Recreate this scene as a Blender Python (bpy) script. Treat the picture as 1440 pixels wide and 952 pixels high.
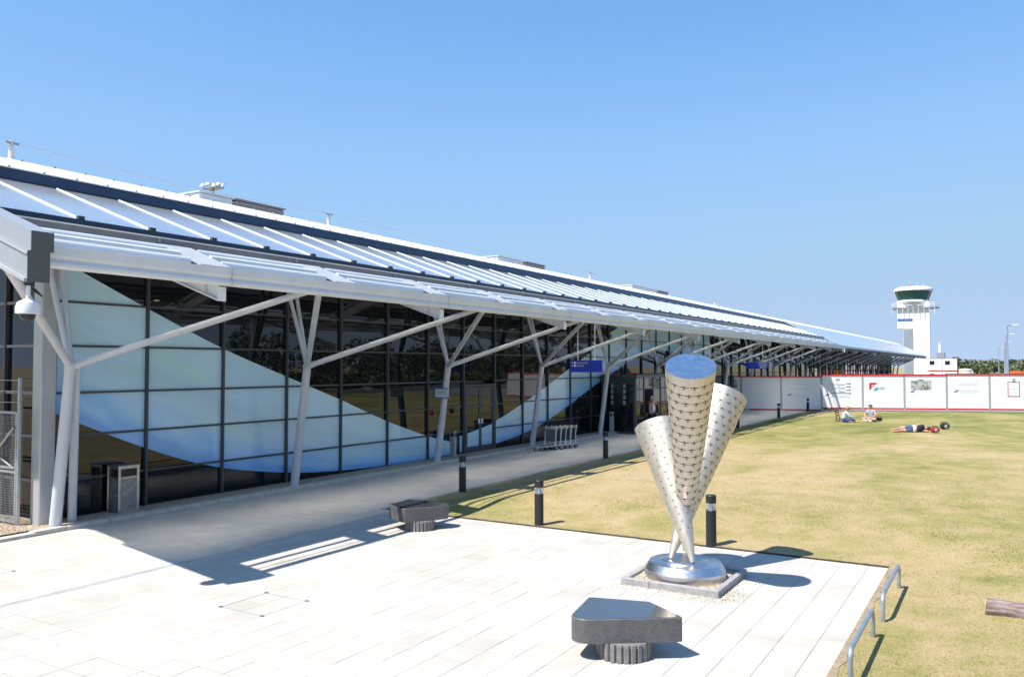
import bpy, math, random
import numpy as np
from mathutils import Vector, Matrix
random.seed(7)
rng = np.random.default_rng(7)
S = bpy.context.scene
for o in list(bpy.data.objects):
    bpy.data.objects.remove(o)

# ------------------------------------------------------------------ camera
# building frame: +Y runs away along the terminal, +X out over the lawn
YAW, PITCH, HC = 0.5417216, 0.033068, 3.3
cam = bpy.data.objects.new('camera', bpy.data.cameras.new('camera'))
S.collection.objects.link(cam)
cam.location = (0, 0, HC)
cam.rotation_euler = (math.pi / 2 + PITCH, 0, YAW)
cam.data.sensor_width = 36
cam.data.lens = 36 * 1150 / 1440
cam.data.clip_start = 0.1
cam.data.clip_end = 5000
S.camera = cam
# ------------------------------------------------------------------ light
SUN = Vector((0.27, 0.55, -1.0)).normalized()
SUN_STRENGTH, SKY_STRENGTH, EXPOSURE = 4.8, 0.113, 0.72
elev = math.asin(-SUN.z)
azim = math.atan2(-SUN.x, -SUN.y)
sun = bpy.data.objects.new('sun', bpy.data.lights.new('sun', 'SUN'))
S.collection.objects.link(sun)
sun.location = (-20, -30, 60)
sun.rotation_euler = SUN.to_track_quat('-Z', 'Y').to_euler()
sun.data.energy = SUN_STRENGTH
sun.data.angle = math.radians(0.53)
sun.data.color = (1.0, 0.955, 0.88)
W = bpy.data.worlds.new('World')
S.world = W
W.use_nodes = True
wt = W.node_tree
bg = wt.nodes['Background']
sky = wt.nodes.new('ShaderNodeTexSky')
sky.sky_type = 'NISHITA'
sky.sun_disc = False
sky.sun_elevation = elev
sky.sun_rotation = azim
sky.air_density = 1.0
sky.dust_density = 0.0
sky.ozone_density = 4.0
# soft shoulder on the sky's range, as a camera records it
pre = wt.nodes.new('ShaderNodeVectorMath'); pre.operation = 'SCALE'; pre.inputs['Scale'].default_value = .1
wt.links.new(sky.outputs[0], pre.inputs[0])
cur = wt.nodes.new('ShaderNodeRGBCurve')
wt.links.new(pre.outputs[0], cur.inputs['Color'])
for ch, pts in enumerate((((0, 0), (.114, .112), (.19, .18), (.45, .235), (.8, .262), (1, .27)),
                          ((0, 0), (.2, .238), (.32, .315), (.64, .335), (1, .355)),
                          ((0, 0), (.375, .465), (.52, .515), (.75, .47), (1, .47)))):
    c = cur.mapping.curves[ch]
    while len(c.points) < len(pts): c.points.new(.5, .5)
    for p, (x, y) in zip(c.points, pts): p.location = (x, y)
cur.mapping.update()
post = wt.nodes.new('ShaderNodeVectorMath'); post.operation = 'SCALE'; post.inputs['Scale'].default_value = 10
wt.links.new(cur.outputs[0], post.inputs[0])
wt.links.new(post.outputs[0], bg.inputs[0])
bg.inputs[1].default_value = SKY_STRENGTH
S.view_settings.view_transform = 'Standard'
S.view_settings.look = 'None'
S.view_settings.exposure = EXPOSURE
S.view_settings.gamma = 1
S.render.engine = 'CYCLES'
S.cycles.max_bounces = 6
S.cycles.diffuse_bounces = 3
S.cycles.glossy_bounces = 4
S.cycles.transmission_bounces = 6
S.cycles.transparent_max_bounces = 12

# ------------------------------------------------------------------ pixel -> direction (photograph 1440 x 952)
_f, _k, _roll = 1175.24, .0358964, -.0011608
def ray(x, y):
    px, py = x - 720.0, y - 476.0
    s = 1 + _k * (px * px + py * py) / 720 ** 2
    cx, cy = px * s / _f, py * s / _f
    cr, sr = math.cos(_roll), math.sin(_roll)
    a, b = cr * cx + sr * cy, -sr * cx + cr * cy
    cp, sp = math.cos(PITCH), math.sin(PITCH)
    Yv = cp + b * sp
    Zv = -b * cp + sp
    return Vector((a * math.cos(YAW) - Yv * math.sin(YAW), a * math.sin(YAW) + Yv * math.cos(YAW), Zv))
CAMP = Vector((0, 0, HC))
FW = Vector((-math.sin(YAW), math.cos(YAW), 0))
RT = Vector((math.cos(YAW), math.sin(YAW), 0))
def ground(x, y, z=0.0):
    r = ray(x, y)
    return CAMP + r * ((z - HC) / r.z)
def at_depth(x, y, d):
    r = ray(x, y)
    return CAMP + r * (d / r.dot(FW))
def at_range(x, y, d):
    r = ray(x, y)
    return CAMP + r * (d / math.hypot(r.x, r.y))

# ------------------------------------------------------------------ mesh helpers
COL = S.collection
class MB:
    def __init__(s):
        s.v, s.f, s.uv, s.m = [], [], None, []
    def add(s, vs, fs):
        b = len(s.v)
        s.v += [tuple(p) for p in vs]
        s.f += [tuple(i + b for i in q) for q in fs]
        return s
    def box(s, x0, x1, y0, y1, z0, z1):
        return s.add([(x0, y0, z0), (x1, y0, z0), (x1, y1, z0), (x0, y1, z0), (x0, y0, z1), (x1, y0, z1), (x1, y1, z1), (x0, y1, z1)],
                     [(0, 3, 2, 1), (4, 5, 6, 7), (0, 1, 5, 4), (1, 2, 6, 5), (2, 3, 7, 6), (3, 0, 4, 7)])
    def bbox(s, x0, x1, y0, y1, z0, z1, b=.01):
        """box with chamfered vertical and top edges"""
        p0 = [(x0 + b, y0), (x1 - b, y0), (x1, y0 + b), (x1, y1 - b), (x1 - b, y1), (x0 + b, y1), (x0, y1 - b), (x0, y0 + b)]
        cx, cy = (x0 + x1) / 2, (y0 + y1) / 2
        ins = [(x + (b if x < cx else -b), y + (b if y < cy else -b)) for x, y in p0]
        n = 8
        vs = [(x, y, z0) for x, y in p0] + [(x, y, z1 - b) for x, y in p0] + [(x, y, z1) for x, y in ins]
        fs = [tuple(range(n - 1, -1, -1)), tuple(range(2 * n, 3 * n))]
        for i in range(n):
            j = (i + 1) % n
            fs += [(i, j, n + j, n + i), (n + i, n + j, 2 * n + j, 2 * n + i)]
        return s.add(vs, fs)
    def tube(s, p0, p1, r0, r1=None, n=12, cap=True):
        return s.path([p0, p1], [r0, r0 if r1 is None else r1], n, cap)
    def path(s, pts, r, n=10, cap=True):
        pts = [Vector(p) for p in pts]
        if not isinstance(r, (list, tuple)):
            r = [r] * len(pts)
        up = None
        vs = []
        for i, p in enumerate(pts):
            d = (pts[min(i + 1, len(pts) - 1)] - pts[max(i - 1, 0)]).normalized()
            if up is None:
                up = Vector((0, 0, 1)) if abs(d.z) < .9 else Vector((1, 0, 0))
            a = d.cross(up).normalized()
            b = a.cross(d).normalized()
            up = b
            for k in range(n):
                t = 2 * math.pi * k / n
                vs.append(p + (a * math.cos(t) + b * math.sin(t)) * r[i])
        fs = []
        for i in range(len(pts) - 1):
            for k in range(n):
                l = (k + 1) % n
                fs.append((i * n + k, (i + 1) * n + k, (i + 1) * n + l, i * n + l))
        if cap:
            fs += [tuple(range(n)), tuple(range((len(pts) - 1) * n + n - 1, (len(pts) - 1) * n - 1, -1))]
        return s.add(vs, fs)
    def lathe(s, prof, c=(0, 0, 0), n=24, ax=None):
        """prof: (r, z) bottom to top"""
        vs, fs = [], []
        for r, z in prof:
            for k in range(n):
                t = 2 * math.pi * k / n
                vs.append((c[0] + r * math.cos(t), c[1] + r * math.sin(t), c[2] + z))
        for i in range(len(prof) - 1):
            for k in range(n):
                l = (k + 1) % n
                fs.append((i * n + k, i * n + l, (i + 1) * n + l, (i + 1) * n + k))
        if prof[0][0] > 1e-4: fs.append(tuple(range(n - 1, -1, -1)))
        if prof[-1][0] > 1e-4: fs.append(tuple(range((len(prof) - 1) * n, len(prof) * n)))
        return s.add(vs, fs)
    def prism(s, poly, z0, z1):
        n = len(poly)
        vs = [(x, y, z0) for x, y in poly] + [(x, y, z1) for x, y in poly]
        fs = [tuple(range(n - 1, -1, -1)), tuple(range(n, 2 * n))] + [(i, (i + 1) % n, n + (i + 1) % n, n + i) for i in range(n)]
        return s.add(vs, fs)
    def extr(s, prof, y0, y1):
        """profile of (x, z) extruded along Y"""
        n = len(prof)
        vs = [(x, y0, z) for x, z in prof] + [(x, y1, z) for x, z in prof]
        fs = [tuple(range(n)), tuple(range(2 * n - 1, n - 1, -1))] + [(i, n + i, n + (i + 1) % n, (i + 1) % n) for i in range(n)]
        return s.add(vs, fs)
    def mesh(s, name, off=(0, 0, 0), smooth=False):
        me = bpy.data.meshes.new(name)
        v = np.array(s.v, float).reshape(-1, 3) - np.array(off, float)
        me.from_pydata(v.tolist(), [], s.f)
        me.validate()
        if smooth:
            me.shade_smooth()
            try:
                me.set_sharp_from_angle(angle=math.radians(26))
            except Exception:
                pass
        return me
    def build(s, name, mat, parent=None, smooth=False, loc=None):
        off = Vector((0, 0, 0))
        if parent is not None:
            off = wloc(parent)
        if loc is not None:
            off = Vector(loc)
        me = s.mesh(name, off, smooth)
        if mat: me.materials.append(mat)
        o = bpy.data.objects.new(name, me)
        COL.objects.link(o)
        if parent is not None: o.parent = parent
        elif loc is not None: o.location = loc
        return o
def wloc(o):
    v = Vector((0, 0, 0))
    while o is not None:
        v += Vector(o.location)
        o = o.parent
    return v
def empty(name, loc=(0, 0, 0), rz=0):
    o = bpy.data.objects.new(name, None)
    o.empty_display_size = .2
    COL.objects.link(o)
    o.location = loc
    o.rotation_euler = (0, 0, rz)
    return o
def tag(o, label=None, cat=None, group=None, kind=None):
    if label: o['label'] = label
    if cat: o['category'] = cat
    if group: o['group'] = group
    if kind: o['kind'] = kind
    return o
def link_obj(name, me, parent=None, loc=(0, 0, 0), rz=0):
    o = bpy.data.objects.new(name, me)
    COL.objects.link(o)
    o.parent = parent
    o.location = loc
    o.rotation_euler = (0, 0, rz)
    return o
def copy_tree(o, parent=None):
    c = o.copy()
    COL.objects.link(c)
    c.parent = parent
    for ch in list(o.children):
        copy_tree(ch, c)
    return c

# ------------------------------------------------------------------ materials
def new_mat(name):
    m = bpy.data.materials.new(name)
    m.use_nodes = True
    nt = m.node_tree
    return m, nt, nt.nodes['Principled BSDF']
def N(nt, t, **kw):
    n = nt.nodes.new(t)
    for k, v in kw.items():
        if k.startswith('i_'):
            n.inputs[k[2:].replace('_', ' ')].default_value = v
        else:
            setattr(n, k, v)
    return n
def ramp(nt, fac, stops):
    r = nt.nodes.new('ShaderNodeValToRGB')
    while len(r.color_ramp.elements) < len(stops):
        r.color_ramp.elements.new(.5)
    for e, (p, c) in zip(r.color_ramp.elements, stops):
        e.position = p
        e.color = (*c, 1) if len(c) == 3 else c
    nt.links.new(fac, r.inputs[0])
    return r
def mix(nt, fac, a, b, mode='MIX'):
    m = nt.nodes.new('ShaderNodeMix')
    m.data_type = 'RGBA'
    m.blend_type = mode
    for sock, v in ((m.inputs[0], fac), (m.inputs[6], a), (m.inputs[7], b)):
        if isinstance(v, bpy.types.NodeSocket): nt.links.new(v, sock)
        elif isinstance(v, (int, float)): sock.default_value = v
        else: sock.default_value = (*v, 1)
    return m.outputs[2]
def plain(name, col, rough=.5, metal=0., var=.12, scale=6., bump=0., bscale=60., coat=0., spec=.5, ior=1.5):
    """painted / cast surface: base colour with soft dirt variation and fine relief"""
    m, nt, b = new_mat(name)
    tc = N(nt, 'ShaderNodeTexCoord')
    n1 = N(nt, 'ShaderNodeTexNoise', i_Scale=scale, i_Detail=6.0, i_Roughness=.62)
    nt.links.new(tc.outputs['Object'], n1.inputs['Vector'])
    dk = tuple(c * (1 - var) for c in col)
    lt = tuple(min(1, c * (1 + var * .6)) for c in col)
    r = ramp(nt, n1.outputs['Fac'], [(.3, dk), (.7, lt)])
    nt.links.new(r.outputs[0], b.inputs['Base Color'])
    rr = N(nt, 'ShaderNodeMapRange')
    rr.inputs['To Min'].default_value = max(0, rough - .07)
    rr.inputs['To Max'].default_value = min(1, rough + .1)
    nt.links.new(n1.outputs['Fac'], rr.inputs['Value'])
    nt.links.new(rr.outputs[0], b.inputs['Roughness'])
    b.inputs['Metallic'].default_value = metal
    b.inputs['IOR'].default_value = ior
    b.inputs['Coat Weight'].default_value = coat
    if bump:
        n2 = N(nt, 'ShaderNodeTexNoise', i_Scale=bscale, i_Detail=4.0)
        nt.links.new(tc.outputs['Object'], n2.inputs['Vector'])
        bp = N(nt, 'ShaderNodeBump', i_Strength=bump, i_Distance=.02)
        nt.links.new(n2.outputs['Fac'], bp.inputs['Height'])
        nt.links.new(bp.outputs[0], b.inputs['Normal'])
    return m
M = {}
M['white_paint'] = plain('white_paint', (.74, .75, .76), .42, var=.08, scale=2)
M['panel_paint'] = plain('panel_paint', (.40, .42, .45), .42, var=.08, scale=2)
M['silver_paint'] = plain('silver_paint', (.46, .47, .48), .38, metal=.25, var=.08, scale=2)
M['column_paint'] = plain('column_paint', (.56, .58, .61), .45, var=.08, scale=2)
M['gutter_paint'] = plain('gutter_paint', (.68, .68, .67), .4, var=.1, scale=1.2)
M['louvre'] = plain('louvre', (.78, .80, .82), .38, metal=.05, var=.08, scale=1.5)
M['dark_frame'] = plain('dark_frame', (.055, .06, .07), .4, var=.2, scale=3)
M['navy_edge'] = plain('navy_edge', (.02, .028, .05), .35, var=.2, scale=3)
M['navy_glass'] = plain('navy_glass', (.05, .065, .105), .3, var=.2, scale=3)
M['grey_fascia'] = plain('grey_fascia', (.2, .2, .215), .45, var=.1)
M['barge_grey'] = plain('barge_grey', (.34, .36, .39), .38, metal=.15, var=.06, scale=1.2)
M['barge_end'] = plain('barge_end', (.095, .092, .092), .6, var=.1)
M['soffit'] = plain('soffit', (.09, .093, .1), .5, var=.12, scale=2)
M['ridge_white'] = plain('ridge_white', (.8, .8, .8), .4, var=.06, scale=1.5)
M['dark_solid'] = plain('dark_solid', (.012, .013, .015), .3, var=.2)
M['black_plastic'] = plain('black_plastic', (.016, .016, .018), .5, var=.25, scale=8, bump=.1)
M['black_rubber'] = plain('black_rubber', (.02, .02, .02), .8, var=.3)
M['steel'] = plain('steel', (.56, .56, .56), .3, metal=1., var=.1, scale=8)
M['galvanised'] = plain('galvanised', (.42, .45, .49), .42, metal=.7, var=.2, scale=10)
M['red_trim'] = plain('red_trim', (.55, .012, .018), .45, var=.12, scale=2)
M['hoard_white'] = plain('hoard_white', (.8, .8, .8), .5, var=.05, scale=.8)
M['post_grey'] = plain('post_grey', (.36, .37, .38), .5, var=.1)
M['sign_blue'] = plain('sign_blue', (.012, .035, .34), .35, var=.06)
M['sign_cyan'] = plain('sign_cyan', (.03, .28, .62), .4, var=.06)
M['sign_white'] = plain('sign_white', (.78, .8, .82), .4, var=.04)
M['yellow'] = plain('yellow', (.85, .6, .04), .5, var=.05)
M['grey_ink'] = plain('grey_ink', (.3, .32, .36), .6, var=.1)
M['dark_ink'] = plain('dark_ink', (.05, .055, .07), .6, var=.1)
M['pale_ink'] = plain('pale_ink', (.58, .6, .64), .6, var=.05)
M['red_ink'] = plain('red_ink', (.62, .02, .03), .5, var=.05)
M['cyan_ink'] = plain('cyan_ink', (.02, .3, .55), .5, var=.05)
M['concrete'] = plain('concrete', (.42, .40, .37), .85, var=.22, scale=5, bump=.25, bscale=90)
M['kerb'] = plain('kerb', (.52, .48, .42), .85, var=.2, scale=5, bump=.25, bscale=90)
M['granite_kerb'] = plain('granite_kerb', (.33, .31, .31), .7, var=.25, scale=14, bump=.15, bscale=160)
M['asphalt'] = plain('asphalt', (.075, .075, .078), .9, var=.25, scale=2, bump=.4, bscale=120)
M['joint_sand'] = plain('joint_sand', (.24, .2, .155), .95, var=.3, scale=9)
M['hair_white'] = plain('hair_white', (.62, .6, .57), .7, var=.2, scale=30)
M['hair_blond'] = plain('hair_blond', (.38, .24, .1), .6, var=.3, scale=30)
M['hair_brown'] = plain('hair_brown', (.09, .045, .022), .6, var=.3, scale=30)
M['skin'] = plain('skin', (.55, .29, .2), .5, var=.12, scale=12)
M['shirt_pale_blue'] = plain('shirt_pale_blue', (.5, .62, .72), .85, var=.1, scale=8)
M['shirt_grey_blue'] = plain('shirt_grey_blue', (.3, .36, .43), .85, var=.25, scale=14)
M['shirt_white'] = plain('shirt_white', (.75, .75, .78), .8, var=.06)
M['navy_cloth'] = plain('navy_cloth', (.018, .022, .045), .85, var=.2)
M['denim'] = plain('denim', (.05, .1, .2), .85, var=.3, scale=20)
M['denim_short'] = plain('denim_short', (.06, .12, .24), .85, var=.3, scale=20)
M['beige_cloth'] = plain('beige_cloth', (.45, .38, .3), .85, var=.15)
M['dark_cloth'] = plain('dark_cloth', (.016, .016, .019), .85, var=.2)
M['bag_red'] = plain('bag_red', (.4, .012, .025), .7, var=.2, scale=10)
M['bag_grey'] = plain('bag_grey', (.3, .32, .35), .7, var=.2, scale=10)
M['wood_brown'] = plain('wood_brown', (.16, .06, .03), .7, var=.3, scale=9)
M['cut_wood'] = plain('cut_wood', (.72, .58, .38), .85, var=.15, scale=14)
M['pale_metal'] = plain('pale_metal', (.66, .66, .66), .45, metal=.2, var=.1)
M['vent_pale'] = plain('vent_pale', (.6, .62, .64), .45, metal=.3, var=.12)
M['vent_grey'] = plain('vent_grey', (.2, .19, .19), .55, var=.15)
M['tower_white'] = plain('tower_white', (.82, .83, .84), .5, var=.05, scale=.3)
M['tower_grey'] = plain('tower_grey', (.26, .3, .34), .45, var=.1, scale=.5)
M['tower_blue'] = plain('tower_blue', (.05, .16, .32), .25, var=.2, scale=.4)
M['tower_side'] = plain('tower_side', (.16, .19, .38), .4, var=.15, scale=.4)
M['red_brick'] = plain('red_brick', (.34, .14, .09), .85, var=.2, scale=1)
M['orange_mesh'] = plain('orange_mesh', (.55, .14, .04), .8, var=.3, scale=.4)
M['car_white'] = plain('car_white', (.75, .76, .78), .25, var=.04, coat=.6)
M['car_silver'] = plain('car_silver', (.42, .44, .46), .28, metal=.5, var=.04, coat=.6)
M['car_dark'] = plain('car_dark', (.03, .035, .05), .25, var=.04, coat=.6)
M['car_red'] = plain('car_red', (.35, .02, .02), .25, var=.04, coat=.6)
M['glass_black'] = plain('glass_black', (.012, .014, .017), .06, var=.1)

def object_tint(nt, colsock, amount):
    """small brightness change from piece to piece"""
    oi = N(nt, 'ShaderNodeObjectInfo')
    mr = N(nt, 'ShaderNodeMapRange')
    mr.inputs['To Min'].default_value = 1 - amount
    mr.inputs['To Max'].default_value = 1 + amount
    nt.links.new(oi.outputs['Random'], mr.inputs['Value'])
    h = N(nt, 'ShaderNodeHueSaturation')
    nt.links.new(mr.outputs[0], h.inputs['Value'])
    nt.links.new(colsock, h.inputs['Color'])
    return h.outputs[0]
def geo_pos(nt):
    return N(nt, 'ShaderNodeNewGeometry').outputs['Position']
def slab_material(name, base, cell):
    m, nt, b = new_mat(name)
    pos = geo_pos(nt)
    # slab to slab tone: white noise on the slab's grid cell
    sub = N(nt, 'ShaderNodeVectorMath', operation='SUBTRACT')
    sub.inputs[1].default_value = (-1.97, 4.81, 0)
    nt.links.new(pos, sub.inputs[0])
    dv = N(nt, 'ShaderNodeVectorMath', operation='DIVIDE')
    dv.inputs[1].default_value = (cell, cell, 50)
    nt.links.new(sub.outputs[0], dv.inputs[0])
    fl = N(nt, 'ShaderNodeVectorMath', operation='FLOOR')
    nt.links.new(dv.outputs[0], fl.inputs[0])
    wn = N(nt, 'ShaderNodeTexWhiteNoise')
    nt.links.new(fl.outputs[0], wn.inputs['Vector'])
    tone = ramp(nt, wn.outputs['Value'], [(0, tuple(c * .93 for c in base)), (1, tuple(min(1, c * 1.05) for c in base))])
    n1 = N(nt, 'ShaderNodeTexNoise', i_Scale=.7, i_Detail=7.0, i_Roughness=.65)
    nt.links.new(pos, n1.inputs['Vector'])
    st = ramp(nt, n1.outputs['Fac'], [(.35, (.86, .84, .81)), (.6, (1, 1, 1))])
    c1 = mix(nt, 1.0, tone.outputs[0], st.outputs[0], 'MULTIPLY')
    n2 = N(nt, 'ShaderNodeTexNoise', i_Scale=46., i_Detail=5.0, i_Roughness=.7)
    nt.links.new(pos, n2.inputs['Vector'])
    sp = ramp(nt, n2.outputs['Fac'], [(.27, (.8, .77, .73)), (.44, (1, 1, 1))])
    c2 = mix(nt, 1.0, c1, sp.outputs[0], 'MULTIPLY')
    # gum and leaf spots
    vo = N(nt, 'ShaderNodeTexVoronoi', i_Scale=2.3)
    nt.links.new(pos, vo.inputs['Vector'])
    vr = ramp(nt, vo.outputs['Distance'], [(.028, (.5, .42, .35)), (.045, (1, 1, 1))])
    c3 = mix(nt, .75, c2, vr.outputs[0], 'MULTIPLY')
    nt.links.new(c3, b.inputs['Base Color'])
    b.inputs['Roughness'].default_value = .85
    bp = N(nt, 'ShaderNodeBump', i_Strength=.25, i_Distance=.004)
    nt.links.new(n2.outputs['Fac'], bp.inputs['Height'])
    nt.links.new(bp.outputs[0], b.inputs['Normal'])
    return m
CELL = .405
M['drain'] = plain('drain', (.4, .4, .4), .6, metal=.2, var=.15, scale=3)
M['slab'] = slab_material('slab', (.49, .462, .42), CELL)

def lawn_material():
    m, nt, b = new_mat('lawn_turf')
    pos = geo_pos(nt)
    sc = N(nt, 'ShaderNodeVectorMath', operation='MULTIPLY')
    sc.inputs[1].default_value = (1., .55, 1.)
    nt.links.new(pos, sc.inputs[0])
    big = N(nt, 'ShaderNodeTexNoise', i_Scale=.13, i_Detail=5.0, i_Roughness=.6, i_Distortion=.6)
    nt.links.new(sc.outputs[0], big.inputs['Vector'])
    mid = N(nt, 'ShaderNodeTexNoise', i_Scale=1.1, i_Detail=8.0, i_Roughness=.72)
    nt.links.new(pos, mid.inputs['Vector'])
    fine = N(nt, 'ShaderNodeTexNoise', i_Scale=38., i_Detail=6.0, i_Roughness=.75)
    nt.links.new(pos, fine.inputs['Vector'])
    # greener far off, drier near the plaza (as mown and trodden)
    sx = N(nt, 'ShaderNodeSeparateXYZ')
    nt.links.new(pos, sx.inputs[0])
    far = N(nt, 'ShaderNodeMapRange')
    far.inputs['From Min'].default_value = 30
    far.inputs['From Max'].default_value = 47
    far.inputs['To Min'].default_value = -.04
    far.inputs['To Max'].default_value = .05
    nt.links.new(sx.outputs['Y'], far.inputs['Value'])
    a = N(nt, 'ShaderNodeMath', operation='MULTIPLY_ADD')
    a.inputs[1].default_value = .5
    nt.links.new(mid.outputs['Fac'], a.inputs[0])
    nt.links.new(far.outputs[0], a.inputs[2])
    a2 = N(nt, 'ShaderNodeMath', operation='MULTIPLY_ADD')
    a2.inputs[1].default_value = .72
    a2.name = 'patches'
    nt.links.new(big.outputs['Fac'], a2.inputs[0])
    nt.links.new(a.outputs[0], a2.inputs[2])
    c = ramp(nt, a2.outputs[0], [(.455, (.465, .365, .22)), (.545, (.41, .325, .17)), (.625, (.32, .28, .115)), (.74, (.175, .19, .055))])
    f = ramp(nt, fine.outputs['Fac'], [(.3, (.62, .60, .55)), (.62, (1.10, 1.09, 1.05))])
    c2 = mix(nt, 1.0, c.outputs[0], f.outputs[0], 'MULTIPLY')
    nt.links.new(c2, b.inputs['Base Color'])
    b.inputs['Roughness'].default_value = .95
    b.inputs['Specular IOR Level'].default_value = .15
    bp = N(nt, 'ShaderNodeBump', i_Strength=.7, i_Distance=.03)
    nt.links.new(fine.outputs['Fac'], bp.inputs['Height'])
    nt.links.new(bp.outputs[0], b.inputs['Normal'])
    return m
M['lawn'] = lawn_material()
def gravel_material():
    m, nt, b = new_mat('gravel')
    pos = geo_pos(nt)
    v = N(nt, 'ShaderNodeTexVoronoi', i_Scale=42.)
    nt.links.new(pos, v.inputs['Vector'])
    c = ramp(nt, v.outputs['Color'], [(0, (.28, .2, .13)), (.5, (.46, .37, .26)), (1, (.6, .53, .43))])
    nt.links.new(c.outputs[0], b.inputs['Base Color'])
    b.inputs['Roughness'].default_value = .9
    bp = N(nt, 'ShaderNodeBump', i_Strength=.8, i_Distance=.02)
    bp.invert = True
    nt.links.new(v.outputs['Distance'], bp.inputs['Height'])
    nt.links.new(bp.outputs[0], b.inputs['Normal'])
    return m
M['gravel'] = gravel_material()
def field_material():
    m, nt, b = new_mat('airfield_ground')
    pos = geo_pos(nt)
    n = N(nt, 'ShaderNodeTexNoise', i_Scale=.02, i_Detail=8.0, i_Roughness=.65)
    nt.links.new(pos, n.inputs['Vector'])
    c = ramp(nt, n.outputs['Fac'], [(.35, (.24, .20, .1)), (.55, (.3, .25, .13)), (.7, (.16, .17, .06))])
    nt.links.new(c.outputs[0], b.inputs['Base Color'])
    b.inputs['Roughness'].default_value = .95
    return m
M['field'] = field_material()
def leaf_material(name, dark, light):
    m, nt, b = new_mat(name)
    n = N(nt, 'ShaderNodeTexNoise', i_Scale=.35, i_Detail=5.0)
    nt.links.new(geo_pos(nt), n.inputs['Vector'])
    c = ramp(nt, n.outputs['Fac'], [(.35, dark), (.65, light)])
    nt.links.new(c.outputs[0], b.inputs['Base Color'])
    b.inputs['Roughness'].default_value = .7
    return m
M['leaf'] = leaf_material('leaf', (.03, .05, .016), (.085, .11, .035))
def glass_material(name, col, rough=.015, ior=1.62, wav=.0):
    m, nt, b = new_mat(name)
    b.inputs['Base Color'].default_value = (*col, 1)
    b.inputs['Roughness'].default_value = rough
    b.inputs['IOR'].default_value = ior
    if wav:
        n = N(nt, 'ShaderNodeTexNoise', i_Scale=.55, i_Detail=1.0)
        nt.links.new(geo_pos(nt), n.inputs['Vector'])
        bp = N(nt, 'ShaderNodeBump', i_Strength=wav, i_Distance=.02)
        nt.links.new(n.outputs['Fac'], bp.inputs['Height'])
        nt.links.new(bp.outputs[0], b.inputs['Normal'])
    return m
M['glazing'] = glass_material('glazing', (.006, .0075, .01), .012, 1.54, .25)
M['cab_glass'] = glass_material('cab_glass', (.005, .09, .085), .05, 1.5)
def clear_material():
    m, nt, b = new_mat('clear_plastic')
    b.inputs['Base Color'].default_value = (.9, .92, .94, 1)
    b.inputs['Roughness'].default_value = .08
    b.inputs['Transmission Weight'].default_value = .9
    b.inputs['IOR'].default_value = 1.2
    return m
M['clear'] = clear_material()
def film_material(top, mid, low):
    """printed window film: long soft streaks that follow the sweep (UV: u along, v across)"""
    m, nt, b = new_mat('printed_film')
    uv = N(nt, 'ShaderNodeUVMap')
    sep = N(nt, 'ShaderNodeSeparateXYZ')
    nt.links.new(uv.outputs[0], sep.inputs[0])
    mp = N(nt, 'ShaderNodeMapping')
    mp.inputs['Scale'].default_value = (1.1, 5.0, 1)
    nt.links.new(uv.outputs[0], mp.inputs['Vector'])
    n = N(nt, 'ShaderNodeTexNoise', i_Scale=1.4, i_Detail=3.0, i_Roughness=.5)
    nt.links.new(mp.outputs[0], n.inputs['Vector'])
    a = N(nt, 'ShaderNodeMath', operation='MULTIPLY_ADD')
    a.inputs[1].default_value = .5
    nt.links.new(n.outputs['Fac'], a.inputs[0])
    nt.links.new(sep.outputs['Y'], a.inputs[2])
    c = ramp(nt, a.outputs[0], [(.18, low), (.42, mid), (.62, top), (.78, tuple(t * .93 for t in top)), (1.0, tuple(min(1, t * 1.07) for t in top))])
    n2 = N(nt, 'ShaderNodeTexNoise', i_Scale=.9, i_Detail=2.0)
    nt.links.new(mp.outputs[0], n2.inputs['Vector'])
    g = ramp(nt, n2.outputs['Fac'], [(.5, (1, 1, 1)), (.75, (.95, 1.02, .84))])
    c2 = mix(nt, 1.0, c.outputs[0], g.outputs[0], 'MULTIPLY')
    nt.links.new(c2, b.inputs['Base Color'])
    b.inputs['Roughness'].default_value = .3
    b.inputs['Coat Weight'].default_value = .7
    b.inputs['Coat Roughness'].default_value = .02
    return m
M['film_blue'] = film_material((.50, .72, .84), (.33, .60, .88), (.06, .30, .76))
M['film_pale'] = film_material((.50, .70, .84), (.32, .60, .88), (.08, .35, .76))
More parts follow.
